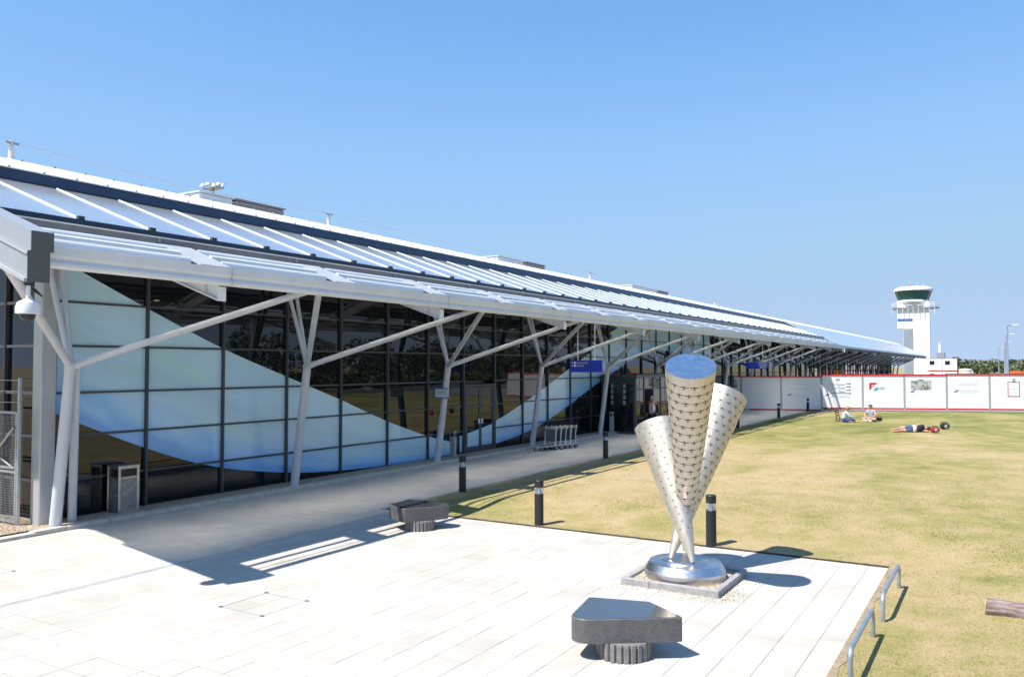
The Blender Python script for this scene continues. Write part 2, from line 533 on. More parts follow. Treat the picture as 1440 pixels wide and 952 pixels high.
def roof_material(solid=False):
    """tinted, lightly fritted canopy glass: mirrors the sky at a glancing view and lets part of the sun through"""
    m, nt, b = new_mat('roof_sheet' if solid else 'roof_glass')
    pos = geo_pos(nt)
    mp = N(nt, 'ShaderNodeVectorMath', operation='MULTIPLY')
    mp.inputs[1].default_value = (.25, 1.3, .25)
    nt.links.new(pos, mp.inputs[0])
    n = N(nt, 'ShaderNodeTexNoise', i_Scale=1., i_Detail=6.0, i_Roughness=.6)
    nt.links.new(mp.outputs[0], n.inputs['Vector'])
    c = ramp(nt, n.outputs['Fac'], [(.3, (.72, .77, .83)), (.7, (.80, .85, .89))])
    nt.links.new(c.outputs[0], b.inputs['Base Color'])
    b.inputs['Roughness'].default_value = .2
    b.inputs['IOR'].default_value = 1.8
    b.inputs['Metallic'].default_value = .72
    if not solid:
        lw = N(nt, 'ShaderNodeLayerWeight', i_Blend=.5)
        mr = N(nt, 'ShaderNodeMapRange')
        mr.inputs['To Min'].default_value = .92
        mr.inputs['To Max'].default_value = 0.
        nt.links.new(lw.outputs['Facing'], mr.inputs['Value'])
        mr.inputs['From Min'].default_value = .3
        mr.inputs['From Max'].default_value = .82
        tr = N(nt, 'ShaderNodeBsdfRefraction', i_IOR=1.28, i_Roughness=.68)
        tr.inputs[0].default_value = (1, .96, .9, 1)
        mx = N(nt, 'ShaderNodeMixShader')
        nt.links.new(mr.outputs[0], mx.inputs[0])
        tl = N(nt, 'ShaderNodeBsdfTranslucent')
        tl.inputs[0].default_value = (.9, .88, .84, 1)
        m2 = N(nt, 'ShaderNodeMixShader')
        m2.inputs[0].default_value = .12
        nt.links.new(b.outputs[0], m2.inputs[1])
        nt.links.new(tl.outputs[0], m2.inputs[2])
        nt.links.new(m2.outputs[0], mx.inputs[1])
        nt.links.new(tr.outputs[0], mx.inputs[2])
        nt.links.new(mx.outputs[0], nt.nodes['Material Output'].inputs['Surface'])
    return m
M['roof_solid'] = roof_material(True)
M['roof_clear'], _nt, _b = new_mat('roof_clear')
_t = N(_nt, 'ShaderNodeBsdfTransparent')
_t.inputs[0].default_value = (.95, .96, .95, 1)
_g = N(_nt, 'ShaderNodeBsdfGlossy', i_Roughness=.08)
_m = N(_nt, 'ShaderNodeMixShader')
_m.inputs[0].default_value = .06
_nt.links.new(_t.outputs[0], _m.inputs[1])
_nt.links.new(_g.outputs[0], _m.inputs[2])
_nt.links.new(_m.outputs[0], _nt.nodes['Material Output'].inputs['Surface'])
M['roof'] = roof_material()
def brushed(name, col, rough, streak, aniso=.5):
    m, nt, b = new_mat(name)
    tc = N(nt, 'ShaderNodeTexCoord')
    mp = N(nt, 'ShaderNodeMapping')
    mp.inputs['Scale'].default_value = streak
    nt.links.new(tc.outputs['Object'], mp.inputs['Vector'])
    n = N(nt, 'ShaderNodeTexNoise', i_Scale=6., i_Detail=6.0, i_Roughness=.6)
    nt.links.new(mp.outputs[0], n.inputs['Vector'])
    c = ramp(nt, n.outputs['Fac'], [(.3, tuple(x * .86 for x in col)), (.7, tuple(min(1, x * 1.06) for x in col))])
    nt.links.new(c.outputs[0], b.inputs['Base Color'])
    mr = N(nt, 'ShaderNodeMapRange')
    mr.inputs['To Min'].default_value = rough - .06
    mr.inputs['To Max'].default_value = rough + .1
    nt.links.new(n.outputs['Fac'], mr.inputs['Value'])
    nt.links.new(mr.outputs[0], b.inputs['Roughness'])
    b.inputs['Metallic'].default_value = 1.
    b.inputs['Anisotropic'].default_value = aniso
    bp = N(nt, 'ShaderNodeBump', i_Strength=.06, i_Distance=.01)
    nt.links.new(n.outputs['Fac'], bp.inputs['Height'])
    nt.links.new(bp.outputs[0], b.inputs['Normal'])
    return m
M['cone_steel'] = brushed('cone_steel', (.67, .61, .525), .56, (3, 3, .7), .15)
M['lid_steel'] = brushed('lid_steel', (.86, .87, .88), .22, (1.5, 1.5, 1.5), .0)
M['disc_steel'] = brushed('disc_steel', (.60, .61, .63), .3, (2, 2, 6))
def granite_material(name, col, rough):
    m, nt, b = new_mat(name)
    tc = N(nt, 'ShaderNodeTexCoord')
    v = N(nt, 'ShaderNodeTexVoronoi', i_Scale=140.)
    nt.links.new(tc.outputs['Object'], v.inputs['Vector'])
    n = N(nt, 'ShaderNodeTexNoise', i_Scale=9., i_Detail=6.0)
    nt.links.new(tc.outputs['Object'], n.inputs['Vector'])
    c = ramp(nt, v.outputs['Color'], [(0, tuple(x * .6 for x in col)), (.5, col), (1, tuple(x * 1.5 for x in col))])
    st = ramp(nt, n.outputs['Fac'], [(.3, (.82, .82, .82)), (.7, (1.08, 1.08, 1.08))])
    c2 = mix(nt, 1.0, c.outputs[0], st.outputs[0], 'MULTIPLY')
    nt.links.new(c2, b.inputs['Base Color'])
    b.inputs['Roughness'].default_value = rough
    return m
M['granite'] = granite_material('granite', (.105, .102, .104), .55)
M['granite_top'] = granite_material('granite_top', (.045, .047, .052), .09)
M['granite_top'].node_tree.nodes['Principled BSDF'].inputs['IOR'].default_value = 2.5
def bark_material():
    m, nt, b = new_mat('bark')
    tc = N(nt, 'ShaderNodeTexCoord')
    mp = N(nt, 'ShaderNodeMapping')
    mp.inputs['Scale'].default_value = (1, 9, 9)
    nt.links.new(tc.outputs['Object'], mp.inputs['Vector'])
    n = N(nt, 'ShaderNodeTexNoise', i_Scale=3.5, i_Detail=6.0)
    nt.links.new(mp.outputs[0], n.inputs['Vector'])
    c = ramp(nt, n.outputs['Fac'], [(.3, (.1, .055, .05)), (.5, (.2, .14, .13)), (.7, (.33, .3, .3))])
    nt.links.new(c.outputs[0], b.inputs['Base Color'])
    b.inputs['Roughness'].default_value = .85
    bp = N(nt, 'ShaderNodeBump', i_Strength=.6, i_Distance=.02)
    nt.links.new(n.outputs['Fac'], bp.inputs['Height'])
    nt.links.new(bp.outputs[0], b.inputs['Normal'])
    return m
M['bark'] = bark_material()
def photo_print():
    m, nt, b = new_mat('poster_print')
    tc = N(nt, 'ShaderNodeTexCoord')
    n = N(nt, 'ShaderNodeTexNoise', i_Scale=2.6, i_Detail=5.0, i_Distortion=1.2)
    nt.links.new(tc.outputs['Object'], n.inputs['Vector'])
    c = ramp(nt, n.outputs['Fac'], [(.35, (.12, .16, .07)), (.48, (.3, .3, .26)), (.6, (.55, .56, .58)), (.75, (.28, .36, .2))])
    nt.links.new(c.outputs[0], b.inputs['Base Color'])
    b.inputs['Roughness'].default_value = .4
    return m
M['poster'] = photo_print()
def lamp_glow():
    m, nt, b = new_mat('lamp_glow')
    b.inputs['Emission Color'].default_value = (1, .8, .45, 1)
    b.inputs['Emission Strength'].default_value = 3.
    return m
M['glow'] = lamp_glow()

def text_mesh(body, size, align='LEFT'):
    cu = bpy.data.curves.new('lettering', 'FONT')
    cu.body = body
    cu.size = size
    cu.align_x = align
    cu.extrude = .0015
    o = bpy.data.objects.new('lettering', cu)
    COL.objects.link(o)
    dg = bpy.context.evaluated_depsgraph_get()
    me = bpy.data.meshes.new_from_object(o.evaluated_get(dg))
    bpy.data.objects.remove(o)
    return me
def put_text(body, size, mat, parent, world, xdir, align='LEFT'):
    """lettering standing upright, reading along xdir"""
    me = text_mesh(body, size, align)
    me.materials.clear()
    me.materials.append(mat)
    o = bpy.data.objects.new('lettering', me)
    COL.objects.link(o)
    o.parent = parent
    x = Vector(xdir).normalized()
    z = Vector((0, 0, 1))
    n = x.cross(z)
    R = Matrix((x, z, n)).transposed()
    o.rotation_euler = R.to_euler()
    o.location = Vector(world) - (wloc(parent) if parent else Vector((0, 0, 0)))
    return o

# =================================================================== GROUND
WALL_X, BAY, P0 = -17.1, 6.48, 9.74
MUL = BAY / 3
COL_Y = 9.47
EDGE_LAWN_Y = 14.71
PATH_X0, PATH_X1 = -16.15, -12.27
PLAZA_X1 = -1.67
gz = -.06
tag(MB().add([(-2500, -2500, gz), (2500, -2500, gz), (2500, 2500, gz), (-2500, 2500, gz)], [(0, 1, 2, 3)]).build('ground', M['field']), kind='structure')
# hoarding line
HA, HD = Vector((-14.08, 61.71, 0)), Vector((2.63, 1.074, 0)).normalized()
HN = Vector((HD.y, -HD.x, 0))
def hoard_y(x): return HA.y + (x - HA.x) * HD.y / HD.x
def smooth(t):
    t = max(0., min(1., t))
    return t * t * (3 - 2 * t)
def lawn_h(x, y):
    d1 = x - PATH_X1 if y > EDGE_LAWN_Y else x - PLAZA_X1
    if y > EDGE_LAWN_Y:
        d2 = y - EDGE_LAWN_Y if x < PLAZA_X1 else math.hypot(max(0, 0), y - EDGE_LAWN_Y) + (x - PLAZA_X1)
        d = min(d1, d2)
    else:
        d = d1
    d3 = hoard_y(x) - 2.6 - y
    h = .012 + .20 * smooth(d / 3.2) * (.5 + .5 * smooth((d3 + 1) / 6)) 
    return h + .02 * math.sin(x * .5 + 1) * math.sin(y * .37) * smooth(d / 3)
def lawn_grid():
    mb = MB()
    xs = [PATH_X1 + .35 * i for i in range(0, 40)]
    xs = sorted(set([round(v, 3) for v in list(np.arange(PATH_X1, 4, .4)) + [PLAZA_X1] + list(np.arange(4, 30, 1.5))]))
    ys = sorted(set([round(v, 3) for v in list(np.arange(-8, 3, 1.)) + list(np.arange(3, 26, .4)) + [EDGE_LAWN_Y] + list(np.arange(26, 82, 1.))]))
    idx = {}
    def vid(i, j):
        k = (i, j)
        if k not in idx:
            x, y = xs[i], ys[j]
            y = min(y, hoard_y(x) - .05)
            idx[k] = len(mb.v)
            mb.v.append((x, y, lawn_h(x, y)))
        return idx[k]
    for i in range(len(xs) - 1):
        for j in range(len(ys) - 1):
            cx, cy = (xs[i] + xs[i + 1]) / 2, (ys[j] + ys[j + 1]) / 2
            if cy < EDGE_LAWN_Y and cx < PLAZA_X1: continue
            if ys[j] > hoard_y(xs[i + 1]) + .5: continue
            mb.f.append((vid(i, j), vid(i + 1, j), vid(i + 1, j + 1), vid(i, j + 1)))
    return mb
lawn = lawn_grid().build('lawn', M['lawn'], smooth=True)
tag(lawn, kind='structure')
# grass blades: dense and short near the camera, a few longer clumps by the edges
def grass():
    n = 110000
    # sample on the lawn with density falling with distance
    r = 6 + 40 * rng.random(n * 3) ** 1.7
    a = rng.uniform(-.72, .72, n * 3)
    x = FW.x * r * np.cos(a) + RT.x * r * np.sin(a)
    y = FW.y * r * np.cos(a) + RT.y * r * np.sin(a)
    ok = ((y > EDGE_LAWN_Y + .03) & (x > PATH_X1 + .05)) | (x > PLAZA_X1 + .1)
    x, y, r = x[ok][:n], y[ok][:n], r[ok][:n]
    z = np.array([lawn_h(a, b) for a, b in zip(x, y)])
    clump = np.sin(x * 2.1 + 1.3) * np.sin(y * 1.7) + np.sin(x * .7 - y * 1.1)
    h = (.004 + .008 * rng.random(len(x))) * (1 + .3 * (clump > 1.0)) * np.clip(1.6 - r / 36, .25, 1)
    w = .004 + .0006 * r
    t = rng.uniform(0, 2 * math.pi, len(x))
    lx, ly = rng.normal(0, .022, len(x)), rng.normal(0, .022, len(x))
    v = np.empty((len(x), 3, 3))
    v[:, 0] = np.c_[x - w * np.cos(t), y - w * np.sin(t), z - .004]
    v[:, 1] = np.c_[x + w * np.cos(t), y + w * np.sin(t), z - .004]
    v[:, 2] = np.c_[x + lx, y + ly, z + h]
    me = bpy.data.meshes.new('grass')
    me.from_pydata(v.reshape(-1, 3).tolist(), [], np.arange(len(x) * 3).reshape(-1, 3).tolist())
    me.materials.append(M['lawn'])
    o = bpy.data.objects.new('grass', me)
    COL.objects.link(o)
    tag(o, 'short dry mown grass covering the lawn beside the pale plaza', 'grass', kind='stuff')
grass()

# bare trodden soil along the edges of the lawn
def soil():
    r_ = random.Random(4)
    def strip(name, pts, w):
        mb = MB()
        for i, (x, y, nx, ny) in enumerate(pts):
            ww = w * r_.uniform(.55, 1.25)
            for o in (.0, ww):
                mb.v.append((x + nx * o, y + ny * o, lawn_h(x + nx * o, y + ny * o) + (.014 if o == 0 else .008)))
        mb.f = [(2 * i, 2 * i + 1, 2 * i + 3, 2 * i + 2) for i in range(len(pts) - 1)]
        tag(mb.build(name, M['soil'], smooth=True), kind='structure')
    strip('soil_border', [(PATH_X1 + .005, EDGE_LAWN_Y + .1 + .2 * i, 1, 0) for i in range(225)], .26)
    strip('soil_border', [(PLAZA_X1 + .004, 2 + .2 * i, 1, 0) for i in range(64)], .1)
    strip('soil_border', [(PATH_X1 + .2 + .2 * i, EDGE_LAWN_Y + .004, 0, 1) for i in range(53)], .09)
M['soil'] = plain('soil', (.31, .24, .155), .95, var=.35, scale=7, bump=.5, bscale=70)
soil()

# plaza: joint bed, slabs, drain channel
def plaza():
    y0, y1 = 4.81 - CELL * 30, EDGE_LAWN_Y
    bed = MB()
    bed.box(PATH_X0, PLAZA_X1, y0, y1, -.05, -.006)
    pl = bed.build('plaza', M['joint_sand'])
    tag(pl, kind='structure')
    gap, gapy = .002, .0055
    xs = [PLAZA_X1, -1.97]
    while xs[-1] > PATH_X0 + .2: xs.append(round(xs[-1] - CELL, 4))
    xs[-1] = PATH_X0
    ys = [4.81 + CELL * i for i in range(-30, 25)]
    ys = [v for v in ys if v < y1 - .1] + [y1]
    dr0, dr1 = -11.93, -11.80
    cells = []
    covers = [(-9.26, -8.45, 7.645, 8.455), (-14.525, -13.715, 6.43, 7.24)]
    for i in range(len(xs) - 1):
        a1, a0 = xs[i], xs[i + 1]
        segs = [(a0, a1)]
        if a0 < dr1 and a1 > dr0:
            segs = [s for s in ((a0, dr0), (dr1, a1)) if s[1] - s[0] > .03]
        for s0, s1 in segs:
            for j in range(len(ys) - 1):
                cx, cy = (s0 + s1) / 2, (ys[j] + ys[j + 1]) / 2
                if any(c[0] < cx < c[1] and c[2] < cy < c[3] for c in covers): continue
                if -5.0 < cx < -3.56 and 11.6 < cy < 13.0: continue
                d = FW.x * cx + FW.y * cy
                l = RT.x * cx + RT.y * cy
                vis = d > 4 and abs(l / d) < .66 and (d * math.tan(math.radians(21.0)) > HC)
                cells.append((d if vis else 1e6, s0, s1, ys[j], ys[j + 1]))
    cells.sort()
    rest = MB()
    me_cache = {}
    for k, (d, s0, s1, b0, b1) in enumerate(cells):
        z = .0 + random.uniform(-.0012, .0012)
        if k < 300 and d < 1e5:
            key = (round(s1 - s0, 3), round(b1 - b0, 3))
            if key not in me_cache:
                hx, hy = key[0] / 2 - gap, key[1] / 2 - gapy
                me_cache[key] = MB().bbox(-hx, hx, -hy, hy, -.02, 0, .0035).mesh('slab')
                me_cache[key].materials.append(M['slab'])
            o = link_obj('slab', me_cache[key], pl, ((s0 + s1) / 2, (b0 + b1) / 2, z))
            o.rotation_euler = (random.uniform(-.003, .003), random.uniform(-.003, .003), random.uniform(-.002, .002))
        else:
            rest.bbox(s0 + gap, s1 - gap, b0 + gapy, b1 - gapy, -.02, z, .0035)
    o = rest.build('slab_field', M['slab'], pl)
    tag(o, kind='stuff')
    # drain channel with slotted grating
    MB().box(dr0 + .006, dr1 - .006, y0, y1, -.02, -.002).build('drain_channel', M['drain'], pl)
    sl = MB()
    for i in range(int((y1 - y0) / .12)):
        sl.box(dr0 + .045, dr1 - .045, y0 + i * .12 + .02, y0 + i * .12 + .032, -.004, .0005)
    tag(sl.build('drain_slots', M['post_grey'], pl), kind='stuff')
    for n, (a, b, c, d) in enumerate(covers):
        e = MB()
        t = .012
        e.box(a, b, c, c + t, -.02, .001).box(a, b, d - t, d, -.02, .001).box(a, a + t, c + t, d - t, -.02, .001).box(b - t, b, c + t, d - t, -.02, .001)
        rc = empty('recessed_cover', ((a + b) / 2, (c + d) / 2, 0))
        tag(rc, ['square recessed access cover framed in steel, out in the open plaza', 'square recessed access cover framed in steel, between the drain and the terminal'][n], 'access cover')
        e.build('frame', M['drain'], rc)
        f = MB()
        mx, my = (a + b) / 2, (c + d) / 2
        for p, q, r_, s_ in ((a + t, mx, c + t, my), (mx, b - t, c + t, my), (a + t, mx, my, d - t), (mx, b - t, my, d - t)):
            MB().bbox(p + .003, q - .003, r_ + .003, s_ - .003, -.02, -.001, .003).build('infill_slab', M['slab'], rc)
        h = MB()
        for hx, hy in ((a, c), (b, c), (b, d), (a, d)):
            h.box(hx - .03, hx + .03, hy - .022, hy + .022, -.01, .003)
        h.build('lifting_key_plate', M['dark_frame'], rc)
plaza()
# path along the terminal, paved with the same slabs
def path():
    y1 = 64.
    pb = MB().box(PATH_X0, PATH_X1, EDGE_LAWN_Y + .002, y1, -.05, -.006).build('footpath', M['joint_sand'])
    tag(pb, kind='structure')
    mb = MB()
    g = .0035
    xs = [PATH_X0 + i * (PATH_X1 - PATH_X0 - .16) / 9 for i in range(10)]
    y = EDGE_LAWN_Y + .004
    row = 0
    while y < y1:
        yn = y + .607
        for i in range(9):
            o = .3 * (i % 2)
            z = random.uniform(-.0012, .0012)
            mb.bbox(xs[i] + g, xs[i + 1] - g, max(EDGE_LAWN_Y + .004, y - o) + g, yn - o - g, -.02, z, .003)
        y = yn
    tag(mb.build('slab_field', M['slab'], pb), kind='stuff')
    # edging kerb to the lawn, in lengths
    y = EDGE_LAWN_Y + .01
    me = MB().bbox(-.075, .075, -.455, .455, -.05, .012, .008).mesh('edging')
    me.materials.append(M['concrete'])
    while y < 62.5:
        link_obj('edging', me, pb, (PATH_X1 - .076, y + .46, 0))
        y += .92
path()
# raised kerb and gravel strip at the foot of the glass
def kerb_strip():
    k = empty('kerb_line', (PATH_X0, 10, 0))
    tag(k, 'pale concrete kerb along the foot of the terminal glass', 'kerb')
    pts = []
    y = 10.022
    line = []
    while y < 62:
        # the near end sweeps out in a curve towards the plaza
        x = -16.28 + (.0 if y > 10.6 else .0)
        line.append((x, y)); y += .92
    me = MB().bbox(-.13, .13, -.452, .452, -.05, .09, .015).mesh('kerb_stone')
    me.materials.append(M['kerb'])
    for x, y in line:
        link_obj('kerb_stone', me, k, (x - PATH_X0, y - 10, 0))
    # curved near end (kerb drops to the paving)
    c = [(-16.28, 9.55), (-16.2, 9.1), (-16.05, 8.55), (-16.35, 7.9), (-16.9, 7.4), (-17.6, 7.0)]
    c = [(-16.28, 9.56), (-16.24, 8.9), (-16.22, 8.2), (-16.2, 7.4), (-16.2, 6.4)]
    for (xa, ya), (xb, yb) in zip(c, c[1:]):
        d = Vector((xb - xa, yb - ya, 0)).normalized() * .003
        n = Vector((-d.y, d.x, 0)).normalized() * .11
        h = .085 if ya > 9 else (.06 if ya > 8.5 else .035)
        q = [(xa + d.x + n.x, ya + d.y + n.y), (xa + d.x - n.x, ya + d.y - n.y), (xb - d.x - n.x, yb - d.y - n.y), (xb - d.x + n.x, yb - d.y + n.y)]
        MB().prism(q, -.05, h).build('kerb_stone', M['kerb'], k)
    g = MB()
    g.add([(-24, 2, .08), (-16.33, 2, .08), (-16.41, 9.6, .08), (-16.41, 62, .08), (-18, 62, .08), (-24, 9.8, .08)], [(0, 1, 2, 3, 4, 5)])
    tag(g.build('gravel_strip', M['gravel']), kind='structure')
    # loose stones
    n = 9000
    st = MB()
    for i in range(n):
        if i % 3 == 0:
            x, y = random.uniform(-17.05, -16.43), 9.8 + 22 * random.random() ** 1.4
        else:
            x, y = random.uniform(-19.5, -16.36), random.uniform(6.8, 9.5)
        r = random.uniform(.008, .017)
        a = random.uniform(0, 6.28)
        z = .082
        st.add([(x + r * math.cos(a), y + r * math.sin(a), z), (x + r * math.cos(a + 2.1), y + r * math.sin(a + 2.1), z), (x + r * math.cos(a + 4.2), y + r * math.sin(a + 4.2), z), (x, y, z + r * 1.1)],
               [(0, 1, 3), (1, 2, 3), (2, 0, 3)])
    tag(st.build('gravel', M['gravel']), 'loose golden gravel at the foot of the terminal glass', 'gravel', kind='stuff')
kerb_strip()
# asphalt path in front of the hoarding, and the car park beyond
def far_ground():
    a, b = [], []
    q = []
    for x in (-12.2, 30):
        y = hoard_y(x)
        q.append((x, y))
    n = HN
    def strip(o0, o1, z, name, mat, x0=-12.2, x1=30):
        A = Vector((x0, hoard_y(x0), 0))
        B = Vector((x1, hoard_y(x1), 0))
        mb = MB()
        m = 60
        for i in range(m + 1):
            p = A.lerp(B, i / m)
            for o in (o0, o1):
                w = p + n * o
                mb.v.append((w.x, w.y, max(z, lawn_h(w.x, w.y) + .035)))
        mb.f = [(2 * i, 2 * i + 1, 2 * i + 3, 2 * i + 2) for i in range(m)]
        return mb.build(name, mat)
    tag(strip(.85, 2.5, .02, 'asphalt_path', M['asphalt_pale']), kind='structure')
    mb = MB()
    mb.add([(-10.9, 66, -.03), (120, 118, -.03), (120, 290, -.03), (-10.9, 290, -.03)], [(0, 1, 2, 3)])
    tag(mb.build('car_park_surface', M['asphalt_pale']), kind='structure')
    mb = MB().add([(30.5, -120, -.02), (43, -120, -.02), (43, 120, -.02), (30.5, 120, -.02)], [(0, 1, 2, 3)])
    tag(mb.build('road', M['asphalt']), kind='structure')
M['asphalt_pale'] = plain('asphalt_pale', (.2, .195, .195), .9, var=.15, scale=1.5, bump=.3, bscale=120)
far_ground()

# =================================================================== TERMINAL
T = empty('airport_terminal', (WALL_X, P0, 0))
tag(T, 'long low airport terminal with silver pitched roof, louvred canopy and dark glass wall', 'terminal')
TL = wloc(T)
Y_LV = 71.0          # louvred canopy ends here
Y_END = 160.0
NCOL = 23
ROOF_A, ROOF_B = (-12.75, 5.66), (-15.75, 6.74)
sl = (ROOF_B[1] - ROOF_A[1]) / (ROOF_A[0] - ROOF_B[0])
Y_R0 = 6.4
RIB = BAY / 5
# roof sheets, one panel between each pair of ribs
def roof():
    me_cache = {}
    rib_y = []
    y = 7.66
    while y > Y_R0 + .3: y -= RIB
    y += RIB
    ys = [Y_R0]
    while y < Y_LV - 1:
        ys.append(y); y += RIB
    ys.append(Y_LV)
    def panel(w):
        k = round(w, 3)
        if k not in me_cache:
            t = .018
            mb = MB().extr([(ROOF_A[0], ROOF_A[1]), (ROOF_B[0], ROOF_B[1]), (ROOF_B[0], ROOF_B[1] - t), (ROOF_A[0], ROOF_A[1] - t)], .004, w - .004)
            me = mb.mesh('roof_panel', TL * Vector((1, 0, 1)) if False else (TL.x, 0, TL.z))
            me.materials.append(M['roof'])
            me.materials.append(M['roof_clear'])
            for p in me.polygons:
                if p.normal.z < .5: p.material_index = 1      # coating is on the upper face only
            me_cache[k] = me
        return me_cache[k]
    for a, b in zip(ys, ys[1:]):
        link_obj('roof_panel', panel(b - a), T, (0, a - TL.y, 0))
    # ribs
    mb = MB()
    h = .022
    mb.extr([(ROOF_A[0] - .03, ROOF_A[1] + .005), (ROOF_A[0] - .03, ROOF_A[1] + h + .01), (ROOF_B[0] + .02, ROOF_B[1] + h - .008), (ROOF_B[0] + .02, ROOF_B[1] - .006)], -.011, .011)
    rme = mb.mesh('roof_rib', (TL.x, 0, TL.z))
    rme.materials.append(M['ridge_white'])
    cl = MB().box(ROOF_A[0] - .03, ROOF_A[0] + .05, -.05, .05, ROOF_A[1] - .03, ROOF_A[1] + .045)
    cme = cl.mesh('rib_clip', (TL.x, 0, TL.z))
    cme.materials.append(M['navy_edge'])
    for y in ys[1:-1]:
        r = link_obj('roof_rib', rme, T, (0, y - TL.y, 0))
        link_obj('rib_clip', cme, r)
    # dark lower edge, pale drip line, grey fascia below it
    MB().extr([(-12.745, 5.655), (-12.70, 5.645), (-12.69, 5.56), (-12.745, 5.56)], Y_R0, Y_LV).build('roof_edge', M['navy_edge'], T)
    MB().extr([(-12.745, 5.558), (-12.675, 5.558), (-12.675, 5.538), (-12.745, 5.538)], Y_R0, Y_LV).build('drip_trim', M['ridge_white'], T)
    MB().extr([(-12.76, 5.536), (-12.705, 5.536), (-12.705, 5.25), (-12.76, 5.25)], Y_R0, Y_LV).build('fascia', M['grey_fascia'], T)
    # clerestory upstand and ridge roof
    MB().extr([(-15.76, 6.70), (-15.70, 6.70), (-15.70, 6.755), (-15.76, 6.755)], Y_R0, Y_LV + 2).build('gap_shade_strip', M['dark_solid'], T)  # solid near-black strip standing in for the shade below the band
    MB().extr([(-15.80, 6.755), (-15.72, 6.755), (-15.79, 6.965), (-15.85, 6.965)], Y_R0, Y_LV + 2).build('clerestory_band', M['navy_glass'], T)
    # ridge sheets
    seg = 3.24
    y = Y_R0
    pro = [(-15.77, 6.99), (-16.3, 7.22), (-16.9, 7.41), (-17.5, 7.50), (-18.6, 7.5), (-24, 6.2), (-24, 6.12), (-18.6, 7.4), (-17.5, 7.4), (-16.9, 7.31), (-16.3, 7.12), (-15.77, 6.968)]
    mbr = MB().extr(pro, .003, seg - .003)
    me = mbr.mesh('ridge_sheet', (TL.x, 0, TL.z))
    me.materials.append(M['ridge_white'])
    while y < Y_END - 1:
        link_obj('ridge_sheet', me, T, (0, y - TL.y, 0)); y += seg
    # little fixings along the ridge edge
    fx = MB()
    y = Y_R0 + .4
    while y < 45:
        fx.box(-15.79, -15.765, y - .02, y + .02, 6.99, 7.02)
        fx.box(-16.6, -16.56, y - .02, y + .02, 7.325, 7.36)
        y += .65
    tag(fx.build('roof_fixings', M['galvanised'], T), kind='stuff')
    # soffit
    MB().extr([(-12.72, 5.24), (-13.1, 5.43), (-13.1, 5.38), (-12.72, 5.19)], Y_R0, Y_LV).build('eave_soffit', M['soffit'], T)
    MB().extr([(-15.85, 6.30), (-17.6, 6.90), (-17.6, 6.85), (-15.85, 6.25)], Y_R0, Y_LV).build('soffit', M['soffit'], T)
    MB().extr([(-15.86, 6.30), (-15.86, 6.69), (-15.80, 6.69), (-15.80, 6.30)], Y_R0, Y_LV).build('soffit_upstand', M['soffit'], T)
    # far roof: sheets run down to the eave, no louvres
    mb = MB()
    def sec(y, k):
        # k 0 = near profile edge, 1 = full far profile
        ax = -12.75 + k * 1.1
        az = 5.66 - k * .74
        return [(-15.72, y, 6.975), (-14.9, y, 6.60 + .0 * k), (-13.9, y, 6.10 - .02 * k), (ax, y, az)]
    rows = [(Y_LV + .0, 0.), (Y_LV + 1.2, .35), (Y_LV + 2.5, .75), (Y_LV + 4, 1.)] + [(Y_LV + 4 + 6.48 * i, 1.) for i in range(1, 14)]
    for y, k in rows:
        mb.v += sec(y, k)
    for i in range(len(rows) - 1):
        for j in range(3):
            a = i * 4 + j
            mb.f.append((a, a + 1, a + 5, a + 4))
    b = len(mb.v)
    o = mb.build('far_roof', M['roof_solid'], T)
    so = o.modifiers.new('thick', 'SOLIDIFY')
    so.thickness = .12
    so.offset = -1
    MB().extr([(-11.66, 4.95), (-11.52, 4.95), (-11.5, 4.78), (-11.62, 4.74)], Y_LV + 3.5, Y_END).build('far_eave', M['silver_paint'], T)
    MB().extr([(-11.75, 4.72), (-17.6, 6.5), (-17.6, 6.45), (-11.75, 4.67)], Y_LV + 2.5, Y_END).build('far_soffit', M['soffit'], T)
roof()
